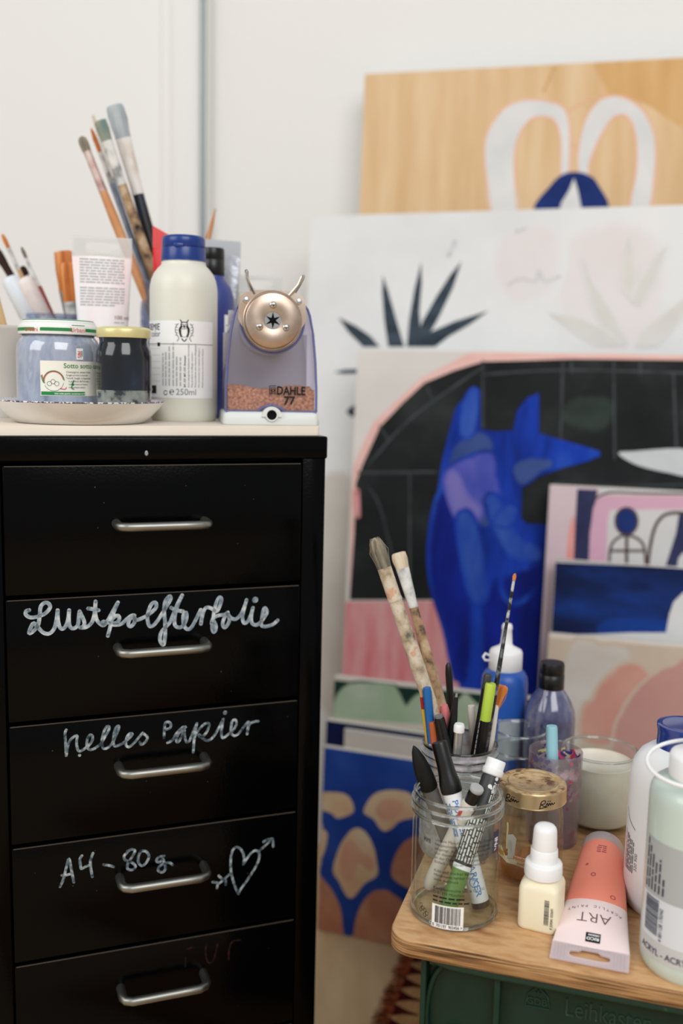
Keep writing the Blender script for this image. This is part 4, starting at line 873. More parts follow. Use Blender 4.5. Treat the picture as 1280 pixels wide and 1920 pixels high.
b = MB(); b.keep = True
for k in range(17):
    if k not in (9,): b.words(-.0205, .020 - (.008 if k == 16 else 0), .1440 - k * .0026, .0013, sf, 0, k)
b.text('100 ml', .0052, sf, 1, 'LEFT', .01, 0, .0095, .0905); b.words(.0095, .019, .0870, .0012, sf, 0, 40); b.words(-.018, .008, .0800, .0010, sf, 0, 41); b.words(-.018, .010, .0775, .0010, sf, 0, 42)
b.ribbon([(.0175 + .0017 * math.cos(a), .0805 + .0017 * math.sin(a)) for a in (.6, 1.5, 2.4, 3.3, 4.2, 5.1, 6.0)], .0007, sf, 1)
b.build('print', [M_lgrey_ink, M_redp if False else mat('brown_print', (130, 92, 92), .6)], tb)
# brush jar of glass behind, with five brushes
M_glass_p = mat_glass('paint_clouded_glass', (206, 212, 226), stain=[(.3, (150, 158, 190)), (.5, (196, 198, 210)), (.7, (120, 120, 160))], sscale=60, sthr=(.56, .7), milky=.12)
GX = at(323, 600, 1.04)
gj = thing('brush_glass', 'paint-clouded glass of tall brushes behind the white bottle', 'glass', (GX.x, 1.04, ZT), 0)
b = MB(); b.lathe([(0, .001), (.027, 0), (.0295, .003), (.0310, .02), (.0325, .105), (.0318, .112), (.0300, .116), (.0302, .126), (.0312, .133), (.0302, .1335), (.0290, .118), (.0302, .105), (.0295, .02), (.026, .006), (0, .006)], 48); b.build('glass', M_glass_p, gj)
def tall(label, tip, low, Yt, Yl, h, f, br, hm, fm, bm_, flat=False, z0=None):
    P0, P1 = stick(tip, low, Yt, Yl, ZT + .008 if z0 is None else z0); d = Vector((P0.x - GX.x, P0.y - 1.04))
    if d.length > .0275: d = d.normalized() * .0275; P0 = Vector((GX.x + d.x, 1.04 + d.y, P0.z))
    return brush(label, P0, P1, h, f, br, hm, fm, bm_, flat, 'tall brushes in the clouded glass')
M_ferr_pk = mat('pinkish_ferrule', (190, 160, 152), .5, metal=.2, stops=[(.35, (150, 110, 108)), (.5, (196, 166, 158)), (.7, (208, 196, 188))], scale=60)
M_orange_h = mat('orange_brown_handle', (196, 132, 82), .5, spec=.4, stops=[(.3, (182, 116, 68)), (.6, (204, 146, 96)), (.75, (214, 180, 150))], scale=26)
M_bluegrey_h = mat('blue_grey_handle', (128, 138, 156), .5, spec=.4, stops=[(.35, (92, 102, 124)), (.6, (140, 150, 166)), (.75, (190, 196, 202))], scale=40)
M_black_h = mat('worn_black_handle', (24, 24, 28), .4, spec=.4, stops=[(.5, (20, 20, 23)), (.66, (30, 44, 70)), (.8, (66, 60, 60))], scale=40)
M_teal_b = mat('green_grey_bristle', (140, 150, 138), .85, spec=.15, stops=[(.3, (104, 128, 124)), (.55, (156, 156, 138)), (.75, (204, 202, 188))], scale=90, stretch=(1, 1, .25))
tall('round grey-tipped brush, leftmost of the tall brushes', (152, 256), (262, 520), 1.03, 1.024, [(.0034, 0), (.0042, .25), (.0049, .70), (.0041, .81)], (.80, .945, .0042, .0040), (.0042, .0036, 'round'), M_orange_h, M_ferr_pk, M_bris_g)
tall('thin pointed brown brush with blue-grey handle', (171, 240), (266, 500), 1.055, 1.056, [(.0024, 0), (.0034, .6), (.0027, .81)], (.806, .915, .0027, .0025), (.0022, .001, 'point'), M_bluegrey_h, M_ferr_p, M_bris_a)
tall('flat brush with greenish bristles and grey-brown handle', (187, 225), (275, 480), 1.035, 1.04, [(.0042, 0), (.0054, .55), (.0046, .785)], (.78, .93, .0047, .0056), (.0056, .0060, 'flat'), M_handle_d, M_ferr_p, M_teal_b, True)
tall('widest flat grey-white brush with black handle', (214, 196), (291, 478), 1.05, 1.055, [(.0044, 0), (.0068, .5), (.0058, .715)], (.71, .892, .0060, .0080), (.0080, .0088, 'flat'), M_black_h, mat('white_and_tan_ferrule', (226, 224, 220), .5, spec=.3, stops=[(.42, (232, 230, 228)), (.55, (226, 222, 216)), (.66, (180, 146, 118))], scale=22, stretch=(1, 1, .4)), M_bris_w, True)
tall('slim brush with a pale long tip behind the others', (174, 216), (256, 470), 1.085, 1.065, [(.0018, 0), (.0022, .5), (.0018, .78)], (.775, .93, .0018, .0018), (.0017, .001, 'point'), M_bluegrey_h, M_ferr_p, M_bris_p)
# red tube
T0 = at(316, 600, .985)
tb = thing('paint_tube', 'red-topped paint tube standing behind the blue-capped white bottle', 'paint tube', (T0.x, .985, ZT), facing(T0.x, .985) + math.radians(8))
bd, sf = tube_body(tb, .174, .0125, .030, [(0, M_tubew), (.124, mat('pinkish_band', (240, 170, 168), .4)), (.132, mat('red_tube', (222, 34, 42), .35, spec=.45))], .012, .016, .011, M_white_pl, mat('red_tube_fold', (228, 70, 72), .35), False, -.5)
b = MB(); b.keep = True
for k, x in enumerate((-.004, -.001, .002)): b.disc(x, .164 - .001 * k, .0022, lambda u, v: (u, -.0010, v), 0, 10)
b.build('print', M_label, tb)
# blue bottle with black cap
M_bluep = mat('blue_violet_bottle', (54, 66, 134), .35, spec=.45, stops=[(.3, (48, 58, 124)), (.7, (66, 80, 150))], scale=15)
QX = at(398, 600, .978)
bt = thing('paint_bottle', 'blue paint bottle with a black cap half hidden behind the white bottle', 'paint bottle', (QX.x, .978, ZT), facing(QX.x, .978))
R = .0212
b = MB(); b.lathe([(0, .001), (.019, 0), (.0208, .003), (R, .01), (R, .108), (.0205, .116), (.0175, .125), (.0125, .131), (.0108, .134), (.0108, .139)], 48, 0, cap1=True); b.build('bottle_body', M_bluep, bt)
b = MB(); b.lathe([(.0112, .1355), (.0116, .136), (.0114, .150), (.0110, .1505), (.0113, .151), (.0112, .159), (.0104, .1612), (0, .1616)], 100, 0, rfn=lambda a, z: 1 + (.012 * math.cos(50 * a) if .1365 < z < .149 else 0), cap0=True); b.build('cap', M_black_pl, bt)
b = MB(); b.keep = True; b.patch(.012, .050, .03, .098, cyl_map(R + .0003), 20, 1, 0); b.patch(.0135, .03, .088, .0885, cyl_map(R + .0006), 6, 1, 1); b.build('label', [M_label, M_ink], bt)
# silver tube and clear tube
T0 = at(417, 600, 1.035)
tb = thing('paint_tube', 'crumpled silver metal paint tube standing behind the blue bottle', 'paint tube', (T0.x, 1.035, ZT), facing(T0.x, 1.035) - math.radians(10))
tube_body(tb, .176, .0125, .036, [(0, mat('silver_foil', (176, 178, 184), .32, metal=.85, bump=.5, bscale=60))], .014, .016, .011, M_black_pl, mat('silver_crimp', (196, 198, 202), .4, metal=.7), False, -.06)
T0 = at(487, 600, 1.0)
tb = thing('paint_tube', 'pale yellow tube with a clear hang tab standing behind the pencil sharpener', 'paint tube', (T0.x, 1.0, ZT), facing(T0.x, 1.0))
tube_body(tb, .139, .015, .0425, [(0, mat('pale_yellow_tube', (236, 230, 200), .45, spec=.4))], .0165, .016, .014, M_white_pl, M_clearw)
P0, P1 = stick((404, 391), (392, 440), 1.06, 1.06, ZT + .001)
b = MB(); Ln = (P1 - P0).length; b.lathe([(.0030, 0), (.0036, .5 * Ln), (.0033, .80 * Ln), (.0020, .93 * Ln), (.0006, Ln)], 12, 0, cap0=True, cap1=True)
hb = thing('paint_brush', 'upturned brush whose orange wooden handle end shows above the silver tube', 'paint brush', matrix=axis_matrix(P0, P1)); b.build('handle', M_orange_h, hb)
b = MB(); b.lathe([(.0032, .0), (.0040, .01), (.0034, .03)], 12, 0, cap0=True, cap1=True); b.build('bristles', M_bris_d, hb)

# --- left end: grey box and the jar of markers and small brushes
M_box = mat('grey_beige_plastic', (206, 202, 196), .5, spec=.3)
bx = thing('storage_box', 'open grey plastic box at the left end of the cabinet top', 'box', matrix=Matrix.Translation(Vector((-.3165, .9175, ZT))) @ Matrix.Rotation(tc_, 4, 'Z'))
b = MB(); w_, d_, h_ = .05, .075, .081
b.loft([rrect(w_ - .004, d_ - .004, .004, 0), rrect(w_, d_, .004, h_ - .004), rrect(w_ + .002, d_ + .002, .004, h_ - .003), rrect(w_ + .002, d_ + .002, .004, h_), rrect(w_ - .002, d_ - .002, .003, h_), rrect(w_ - .008, d_ - .008, .003, .004)], 0, True, True, True); b.build('box_body', M_box, bx)
P0, P1 = at(18, 700, .925), at(-30, 520, .925)
b = MB(); b.box(-.009, .009, -.0015, .0015, 0, (P1 - P0).length, 0, b=.0008)
tag(b.build('wooden_ruler', mat('tan_wood_slat', (204, 166, 118), .55, spec=.3, stops=[(.3, (194, 154, 104)), (.7, (214, 180, 134))], scale=14, stretch=(6, 6, .5)), matrix=axis_matrix(P0, P1, (0, -1, 0))), 'flat tan wooden slat leaning in the grey box', 'ruler')
KX = at(112, 680, 1.03)
kj = thing('glass_jar', 'glass jar of small brushes and markers behind the green-lidded jar', 'jar', (KX.x, 1.03, ZT), 0)
jar_glass(kj, .036, .098, .14, .035, m=M_glass_p)
G2 = 'small brushes and markers in the glass jar'
def leaning(tip, low, Yt, Yl):
    P0, P1 = stick(tip, low, Yt, Yl, ZT + .012); d = Vector((P0.x - KX.x, P0.y - 1.03))
    if d.length > .030: d = d.normalized() * .030; P0 = Vector((KX.x + d.x, 1.03 + d.y, P0.z))
    return P0, P1
M_mk = mat('pale_blue_white_plastic', (222, 228, 234), .4, spec=.4)
for lab, tip, low, rr, mm, bands in (('thick pale blue-white marker with grey rings leaning left', (17, 520), (60, 605), .0092, M_mk, (.0, .0)), ('thick pink-smeared white marker beside the pale blue one', (44, 522), (92, 605), .0088, mat('pink_smeared_plastic', (232, 222, 220), .45, spec=.35, stops=[(.35, (226, 168, 184)), (.5, (232, 222, 216)), (.7, (214, 200, 196))], scale=30), None)):
    P0, P1 = leaning(tip, low, 1.02, 1.02); Ln = (P1 - P0).length
    t = thing('marker', lab, 'marker', matrix=axis_matrix(P0, P1), group=G2)
    b = MB(); b.lathe([(rr * .6, 0), (rr * .9, .002), (rr * .92, Ln * .55), (rr * .9, Ln * .56)], 24, 0, cap0=True, cap1=True); b.build('barrel', mm if bands is None else mat('grey_ring_plastic', (190, 196, 202), .4), t)
    b = MB(); b.lathe([(rr * .92, Ln * .562), (rr, Ln * .565), (rr, Ln * .66), (rr * .93, Ln * .665), (rr * .93, Ln * .69), (rr, Ln * .695), (rr, Ln * .95), (rr * .9, Ln * .985), (rr * .6, Ln), (0, Ln)], 24, 0, cap0=True); b.build('cap', mm, t)
def small(label, tip, low, Y, h, f, br, hm, fm, bm_, flat=False):
    P0, P1 = leaning(tip, low, Y, Y); return brush(label, P0, P1, h, f, br, hm, fm, bm_, flat, G2)
M_maroon = mat('maroon_handle', (150, 44, 40), .4, spec=.4)
small('small brown-haired round brush highest at the far left', (4, 439), (74, 590), 1.035, [(.002, 0), (.0028, .5), (.0021, .795)], (.79, .917, .0021, .0020), (.0019, .001, 'round'), M_wood_h, M_ferr_p, M_bris_a)
small('thin pointed brush with a maroon handle', (40, 463), (110, 597), 1.025, [(.0024, 0), (.0036, .5), (.0030, .745)], (.74, .93, .0023, .0016), (.0016, .001, 'point'), M_maroon, M_ferr_p, M_bris_g)
small('short dark-haired brush peeping between the two markers', (41, 499), (96, 610), 1.045, [(.002, 0), (.0028, .5), (.0022, .8)], (.79, .93, .0022, .0026), (.0032, .001, 'round'), M_wood_h, M_ferr_p, M_bris_d)
small('black brush cut off by the left edge of the photo', (-12, 462), (70, 600), 1.05, [(.0026, 0), (.0036, .5), (.0032, .7)], (.69, .88, .0034, .0040), (.0042, .001, 'round'), M_black_h, M_bris_d, M_bris_d)
small('wide flat brush with amber bristles, the taller one', (119, 470), (135, 600), 1.035, [(.0040, 0), (.0055, .2), (.0060, .51)], (.50, .735, .0062, .0098), (.0098, .0092, 'flat'), M_wood_h, M_ferrule, M_bris_a, True)
small('flat brush with amber bristles, the shorter one in front', (126, 492), (143, 604), 1.012, [(.0040, 0), (.0055, .2), (.0058, .51)], (.50, .72, .0060, .0082), (.0082, .0078, 'flat'), M_wood_h, M_ferr_p, M_bris_a, True)

# ================================================================== GREEN CRATE AND PLYWOOD TOP
TB = .352
ta = math.radians(-16.4); BU = Vector((math.cos(ta), math.sin(ta), 0)); BV = Vector((-math.sin(ta), math.cos(ta), 0))
P0 = Vector((.0378, .6527, 0)); MT = Matrix((BU, BV, Vector((0, 0, 1)))).transposed().to_4x4(); MT.translation = P0
M_ply = mat('plywood_top', (206, 160, 108), .42, spec=.35, stops=[(.28, (160, 112, 70)), (.42, (190, 144, 98)), (.56, (208, 166, 120)), (.68, (198, 153, 105)), (.8, (172, 127, 84))], scale=16, stretch=(2.2, 7, 1), rot=(0, 0, .15), bump=.08, bscale=400)
M_plye = mat('plywood_layers', (150, 112, 72), .7, spec=.2)
nt = M_ply.node_tree
nt = M_plye.node_tree; n = noise_node(nt, 3, (4, 4, 300), 3); r = ramp_node(nt, n.outputs['Fac'], [(.40, (84, 58, 36)), (.48, (150, 110, 70)), (.56, (190, 152, 106)), (.66, (120, 86, 54))]); nt.links.new(r.outputs[0], nt.nodes['Principled BSDF'].inputs[0])
M_dirt = mat('worn_grey_mark', (140, 112, 84), .6)
BW, BD, BT = .44, .345, .0125
b = MB(); o_ = [(x + BW / 2, y + BD / 2) for x, y, _ in rrect(BW, BD, .019, 0, 8)]
sh_ = lambda s, z: [((x - BW / 2) * (1 - s / BW * 2) + BW / 2, (y - BD / 2) * (1 - s / BD * 2) + BD / 2, z) for x, y in o_]
b.loft([sh_(.001, TB - BT), sh_(0, TB - BT + .001), sh_(0, TB - .0015), sh_(.0006, TB - .0004)], 1, False, True, False); b.loft([sh_(.0006, TB - .0004), sh_(.002, TB)], 0, True, False, True)
tag(b.build('plywood_board', [M_ply, M_plye], matrix=MT), 'worn plywood board with rounded corner lying on the green crate', 'board')
M_crate = mat('dark_green_plastic', (14, 44, 33), .4, spec=.3, bump=.05, bscale=300, stops=[(.3, (12, 38, 29)), (.7, (17, 49, 37))], scale=20)
M_cratew = mat('scuffed_green_rim', (34, 84, 60), .45, spec=.4, stops=[(.62, (20, 54, 41)), (.76, (70, 104, 88))], scale=160)
cr = thing('bottle_crate', 'dark green plastic bottle crate with raised letters carrying the plywood board', 'crate', matrix=MT @ Matrix.Translation((.0235, .010, .0048)))
CWd, CDp, CH = .400, .300, TB - BT - .0048
b = MB()                                             # shell: open box with recessed front panel
b.box(0, CWd, .010, .016, .01, CH); b.box(0, CWd, CDp - .006, CDp, .01, CH); b.box(0, .006, .010, CDp, .01, CH); b.box(CWd - .006, CWd, .010, CDp, .01, CH); b.box(0, CWd, .010, CDp, 0, .012)
b.build('crate_body', M_crate, cr)
b = MB()
def bar(x0, x1, z0, z1, y0=.001, y1=.012): b.box(x0, x1, y0, y1, z0, z1, b=.0012)
bar(.052, .0565, .02, CH - .008); bar(.150, .1545, .02, CH - .1); bar(CWd - .0565, CWd - .052, .02, CH - .008); bar(0, .004, .02, CH - .006)
R1 = [(.030 * math.cos(a), .030 * math.sin(a)) for a in [PI / 2 + PI / 2 * k / 8 for k in range(9)]]
b.tube([(.004 + .018 * (1 - math.sin(t)), .006, CH - .050 + .042 * math.cos(t)) for t in [PI * k / 16 for k in range(17)]][:15], .0022, 8)
b.tube([(.018, .004, CH - .062), (.028, .003, CH - .064), (.040, .004, CH - .072), (.048, .006, CH - .085)], .0026, 8)
hp = smooth2([(.085, CH - .140), (.090, CH - .085), (.105, CH - .062), (.135, CH - .056), (.200, CH - .056), (.265, CH - .056), (.295, CH - .062), (.310, CH - .085), (.315, CH - .140)], 5)
b.tube([(x, .0045, z) for x, z in hp], .0042, 10)
b.build('rib', M_crate, cr)
b = MB(); rp = [(0, .0145, CH - .003), (.003, .008, CH - .0032), (.010, .0030, CH - .0035), (.022, -.0002, CH - .0038), (.05, -.0006, CH - .0042), (CWd, -.0006, CH - .0042)]
b.M = Matrix.Translation((0, 0, -.0012)); b.tube(rp, .0042, 10); b.box(.006, CWd, .002, .016, CH - .008, CH - .001, 0); b.tube([(0, .012, CH - .004), (0, CDp, CH - .004)], .004, 8); b.build('rim', M_cratew, cr)
b = MB(); b.keep = False
for tx, sz, x, z in (('Leihkasten', .0185, .1000, CH - .0330), ('GDB', .0070, .0740, CH - .0290)):
    b = MB(); vs_, fs = text2d(tx, sz, 'LEFT', 0); sx_ = .74 if sz > .015 else 1
    front = [(x + a * sx_, .0092, z + c * 1.0) for a, c in vs_]; back = [(p[0], .0102, p[2]) for p in front]; n = len(vs_)
    b.add(front, fs, 0, False)
    ed = {}
    for f in fs:
        for i in range(len(f)): k = tuple(sorted((f[i], f[i - 1]))); ed[k] = ed.get(k, 0) + 1
    b.add(front + back, [(i, q, q + n, i + n) for (i, q), c in ed.items() if c == 1], 0, False)
    b.build('raised_letters', M_cratew, cr)
em = lambda x, z: (.0737 + (x - .0865) * .74, .0094, CH - .0290 + (z - (CH - .0335)) * .74)
b = MB(); b.tube([em(x, z) for x, z in [(.0865, CH - .0365), (.1085, CH - .0365), (.1085, CH - .0330), (.1065, CH - .0235), (.1015, CH - .0185), (.0975, CH - .0155), (.0935, CH - .0185), (.0885, CH - .0235), (.0865, CH - .0330), (.0865, CH - .0365)]], .0005, 6)
b.tube([em(.0975, CH - .0185), em(.0975, CH - .024)], .0006, 6); b.tube([em(.095, CH - .0215), em(.100, CH - .0215)], .0005, 6)
b.build('emblem', M_cratew, cr)

# ================================================================== ON THE PLYWOOD BOARD
def place(name, label, cat, x, y, extra=0., group=None): return thing(name, label, cat, (x, y, TB), facing(x, y, extra), group)
# front glass jar
jx, jy = .0896, .6913
j = place('glass_jar', 'straight glass jar with printed text and barcode, foremost on the board corner', 'jar', jx, jy)
jar_glass(j, .0324, .0935, .165, .0338, m=M_glass)
def rim_ring(parent, r_, z, nm='glass_ring', w=.0007, hh=.0009):
    b = MB(); b.lathe([(r_ + w * math.cos(a), z + hh * math.sin(a)) for a in [2 * PI * k / 10 for k in range(11)]], 64); b.build(nm, M_glassrim, parent)
for r_, z, w_, nm in ((.0308, .0925, .0012, 'glass_rim'), (.0327, .0868, .0012, 'glass_ring'), (.0327, .0800, .0012, 'glass_ring'), (.0308, .0030, .0016, 'glass_foot')): rim_ring(j, r_, z, nm, w_, w_)
cl, cl2 = cyl_map(.03262), cyl_map(.03275)
b = MB(); b.keep = True
for k, t in enumerate(('Unsere Manufaktur wird der Teesamen', 'feingeschnitten zum Fermentieren', 'eingelegt. Aufgrund des nat\u00fcrlichen', 'von diesen Vorgangs kann sich \u00d6l', 'an der Oberfl\u00e4che absetzen.', 'Einfach umr\u00fchren und genie\u00dfen.', '', 'K\u00fchl und trocken lagern.', 'Mindestens haltbar bis:', 'siehe Aufdruck', '', 'K\u00f6nigsteinm\u00fchle UG & Co. KG', 'D-81375 M\u00fcnchen')):
    if t: b.text(t, .00300, cl, 0, 'LEFT', 0, 0, -.0155, .0668 - .00325 * k)
b.words(-.0155, .009, .0250, .0012, cl, 0, 3); b.words(-.0155, .011, .0220, .0012, cl, 0, 4)
for q in ((-.0255, .0125), (-.0215, .0100)):
    for k in range(3):
        b.ribbon([(q[0] + .0012 * math.cos(a) + (.0014 if k % 2 else -.0006), q[1] + .0014 * math.sin(a) + .0018 * (k - 1)) for a in (0, 1, 2, 3, 4, 5, 6.28)], .0004, cl, 0)
for k in range(5): b.ribbon([(-.0252 + .0013 * k, .064 + .001 * (k % 2)), (-.0250 + .0013 * k, .067), (-.0244 + .0013 * k, .0635)], .0004, cl, 0)
b.build('print', M_ink, j)
b = MB(); b.keep = True; b.patch(-.0158, .0072, .0024, .0200, cl2, 12, 1, 0); cl3 = cyl_map(.0329)
b.barcode(-.0135, .0055, .0062, .0190, cl3, 1, 7); b.text('0  701197  903456 >', .0033, cl3, 1, 'LEFT', .01, 0, -.0152, .0032, .78); b.build('barcode_label', [M_label, M_ink], j)
b = MB(); b.keep = True; b.patch(.0300, .0375, .0560, .0720, cl2, 6, 1, 0); b.text('VNI', .0058, cl3, 1, 'LEFT', .02, PI / 2, .0358, .0578); b.patch(.034, .0375, .0560, .0610, cl3, 3, 1, 2)
b.build('side_label', [mat('dark_blue_label', (38, 44, 70), .5), M_label, mat('maroon_label', (92, 40, 52), .5)], j)
ZJ = TB + .0045
def pen(name, label, P0, P1, secs, group, parts=None, fr=(0, -1, 0), cat='pen'):
    """secs: part name -> (material, [(r, t)...]); t along the pen from foot 0 to top 1."""
    Ln = (P1 - P0).length; t = thing(name, label, cat, matrix=axis_matrix(P0, P1, fr), group=group)
    for nm, m, pr in secs:
        b = MB(); b.lathe([(r, z * Ln) for r, z in pr], 22, 0, cap0=True, cap1=True); b.build(nm, m, t)
    return t, Ln
G3 = 'pens in the front jar'
M_pen_w = mat('white_pen_barrel', (232, 234, 238), .35, spec=.45); M_pblue = mat('blue_print', (52, 118, 186), .5)
P0, P1 = onz(902, 1700, ZJ), at(823, 1391, .716)
t, Ln = pen('porcelain_marker', 'white marker with a flared black cap and blue lettering in the front jar', P0, P1, [('barrel', M_pen_w, [(.0064, .035), (.0070, .04), (.0070, .66), (.0072, .69)]), ('end_plug', M_black_pl, [(.0058, 0), (.0066, .004), (.0066, .036)]), ('cap', M_black_pl, [(.0076, .69), (.0080, .70), (.0080, .745), (.0068, .80), (.0062, .86), (.0061, .985), (.0057, 1.0)])], G3, fr=(-.1, -1, .1), cat='marker')
b = MB(); b.keep = True; cm = cyl_map(.0072); b.text('PORZELLANMARKER', .0058, cm, 0, 'RIGHT', .01, -PI / 2, -.0008 - .002, .095 * 0 + Ln * .05, 1.0)
b.M = Matrix(); vs_, fs = text2d('PORZELLANMARKER', .0062, 'LEFT', .01); wmax = max(x for x, y in vs_)
b = MB(); b.keep = True; k_ = (Ln * .58) / wmax; b.add([cm(-.0010 + y, Ln * .655 - x * k_) for x, y in vs_], fs, 0, False)
for q in range(4): b.words(Ln * .44, Ln * .64, -.0042 - .0016 * q, .0009, cm, 0, q, True)
b.ribbon([cm2 for cm2 in [(-.0005 + .0032 * math.cos(a), Ln * .16 + .0032 * math.sin(a)) for a in [2 * PI * k / 12 for k in range(13)]]], .0005, cm, 0); b.build('print', M_pblue, t)
M_rubber = mat('black_matt_rubber', (16, 16, 17), .6, spec=.3)
P0, P1 = onz(868, 1650, ZJ), at(775, 1398, .708)
t, Ln = pen('colour_shaper', 'black cone-tipped tool with a clear grey handle in the front jar', P0, P1, [('handle', mat_glass('clear_grey_plastic', (168, 168, 166), 1.45, .08, milky=.25), [(.0045, 0), (.0060, .02), (.0062, .55), (.0064, .70)]), ('rubber_tip', M_rubber, [(.0066, .698), (.0069, .70), (.0070, .76), (.0064, .83), (.0050, .90), (.0030, .96), (.0012, .99), (.0003, 1)])], G3, cat='tool')
P0, P1 = onz(836, 1716, ZJ + .001), at(931, 1424, .712)
M_dkbar = mat('dark_printed_barrel', (52, 52, 54), .45, spec=.4); M_gpen = mat('leaf_green_plastic', (96, 132, 66), .4, spec=.4)
t, Ln = pen('paint_marker', 'dark paint marker with white cap and green end in the front jar', P0, P1, [('end_section', M_gpen, [(.0052, 0), (.0062, .02), (.0064, .06), (.0064, .29)]), ('ring', M_white_pl, [(.0067, .29), (.0068, .295), (.0068, .315), (.0066, .32)]), ('barrel', M_dkbar, [(.0067, .32), (.0070, .33), (.0070, .88), (.0062, .90)]), ('cap', M_white_pl, [(.0070, .895), (.0080, .905), (.0080, .935), (.0072, .94), (.0072, .992), (.0066, 1.0)])], G3, fr=(0, -1, .2), cat='marker')
b = MB(); b.keep = True; cm = cyl_map(.0072)
for q in range(7): b.words(Ln * .34, Ln * .62, -.0085 + .0024 * q, .0013, cm, 0, q, True)
for q in range(4): b.words(Ln * .66, Ln * .86, .0025 + .0020 * q, .0011, cm, 0, q + 20, True)
R_ = random.Random(9)
for q in range(14): b.disc(R_.uniform(-.001, .0075), Ln * R_.uniform(.80, .89), R_.uniform(.0006, .0021), cm, 0, 9)
b.build('print', mat('white_print', (224, 224, 222), .6), t)
P0, P1 = onz(803, 1662, ZJ), at(895, 1476, .693)
t, Ln = pen('fineliner', 'white pen with red mark and grey cap end in the front jar', P0, P1, [('barrel', mat('beige_white_barrel', (216, 206, 196), .45), [(.0040, 0), (.0052, .04), (.0056, .10), (.0056, .84), (.0050, .86)]), ('collar', M_black_pl, [(.0048, .855), (.0048, .97)]), ('cap_end', mat('mid_grey_plastic', (172, 172, 172), .5), [(.0049, .965), (.0052, .97), (.0052, .995), (.0048, 1.0)])], G3, fr=(-.2, -1, .2))
b = MB(); b.keep = True; cm = cyl_map(.0058); b.patch(-.0052, -.0022, Ln * .70, Ln * .81, cm, 3, 1, 0); b.build('print', M_redp, t)
# second jar with brushes and pens
j2x, j2y = .1019, .7881
j2 = place('glass_jar', 'paint-smeared glass jar full of pens and two large brushes behind the front jar', 'jar', j2x, j2y)
jar_glass(j2, .0312, .0935, .17, .0322, m=mat_glass('smeared_glass', (232, 236, 236), stain=[(.3, (176, 150, 172)), (.5, (206, 200, 204)), (.62, (120, 116, 122)), (.75, (190, 186, 180))], sscale=55, sthr=(.46, .70), milky=.22))
rim_ring(j2, .0300, .0925, 'glass_rim', .0012, .0012); rim_ring(j2, .0312, .0862, 'glass_ring', .0011, .0011); rim_ring(j2, .0312, .0795, 'glass_ring', .0011, .0011)
G4 = 'pens and brushes in the smeared jar'
def instick(tip, low, Yt, Yl=None, z0=TB + .005):
    """As stick(), but keeps the foot inside the jar."""
    P0_, P1_ = stick(tip, low, Yt, Yl or Yt, z0); d = Vector((P0_.x - j2x, P0_.y - j2y, 0))
    if d.length > .0235: d = d.normalized() * .0235
    return Vector((j2x + d.x, j2y + d.y, z0)), P1_
P0, P1 = instick((701, 1008), (832, 1325), .80, .778)
brush('largest bushy grey-tipped brush with paint-crusted handle in the smeared jar', P0, P1, [(.0042, 0), (.0052, .3), (.0060, .6), (.0056, .81)], (.80, .905, .0058, .0058), (.0058, .0075, 'round'), M_handle_p, M_handle_p, M_bris_g, group=G4)
P0, P1 = instick((746, 1036), (836, 1300), .835, .803)
brush('flat pale-bristled brush with whitish ferrule in the smeared jar', P0, P1, [(.0034, 0), (.0042, .3), (.0048, .55), (.0038, .815)], (.81, .945, .0040, .0056), (.0056, .0060, 'flat'), M_handle_d, M_ferr_p, M_bris_p, True, group=G4)
P0, P1 = instick((965, 1075), (930, 1285), .80, .79)
brush('very thin detail brush sticking highest out on the right of the smeared jar', P0, P1, [(.0014, 0), (.0024, .3), (.0022, .6), (.0013, .83)], (.825, .975, .0013, .0013), (.0012, .001, 'point'), mat('black_flecked_handle', (40, 42, 46), .4, stops=[(.5, (26, 27, 30)), (.62, (120, 126, 130))], scale=90), mat('flecked_ferrule', (120, 122, 122), .4, metal=.5, stops=[(.45, (36, 36, 40)), (.6, (200, 204, 204))], scale=120), M_bris_a, group=G4)
P0, P1 = instick((940, 1284), (921, 1345), .80, .80)
brush('fan-shaped flat orange-haired brush at the right rim of the smeared jar', P0, P1, [(.0026, 0), (.0034, .4), (.0030, .70)], (.69, .83, .0032, .0036), (.0034, .0062, 'flat'), M_wood_h, M_ferrule, M_bris_a, True, group=G4)
def jpen(name, label, tip, low, Y, secs, cat='pen'):
    P0_, P1_ = instick(tip, low, Y); return pen(name, label, P0_, P1_, secs, G4, cat=cat)
c_ = lambda rgb, n, r_=.4: mat(n, rgb, r_, spec=.45)
M_pb = c_((26, 96, 162), 'bright_blue_plastic'); M_pk = c_((226, 128, 128), 'pink_plastic'); M_lime = c_((178, 204, 70), 'lime_plastic'); M_off = c_((222, 214, 204), 'off_white_plastic')
jpen('felt_pen', 'bright blue felt pen at the left rim of the smeared jar', (800, 1289), (807, 1368), .775, [('barrel', M_pb, [(.003, 0), (.0031, .66)]), ('cap', M_pb, [(.0034, .665), (.0036, .67), (.0036, .97), (.003, 1)]), ('ring', M_ferrule, [(.00345, .655), (.00345, .667)])])
jpen('pencil', 'red and yellow pencil just left of the blue felt pen', (789, 1291), (799, 1368), .782, [('shaft', c_((222, 178, 40), 'yellow_lacquer'), [(.0018, 0), (.0019, .875)]), ('painted_end', c_((168, 34, 30), 'red_lacquer'), [(.00195, .875), (.00195, .95)]), ('tip', M_wood_h, [(.0019, .95), (.0017, .97), (.0004, 1)])], 'pencil')
jpen('pen', 'tall black round-ended pen behind the big brushes', (840, 1243), (845, 1330), .805, [('barrel', M_black_pl, [(.0028, 0), (.0029, .70)]), ('cap', M_black_pl, [(.0029, .70), (.0030, .94), (.0024, .985), (.0010, 1)])])
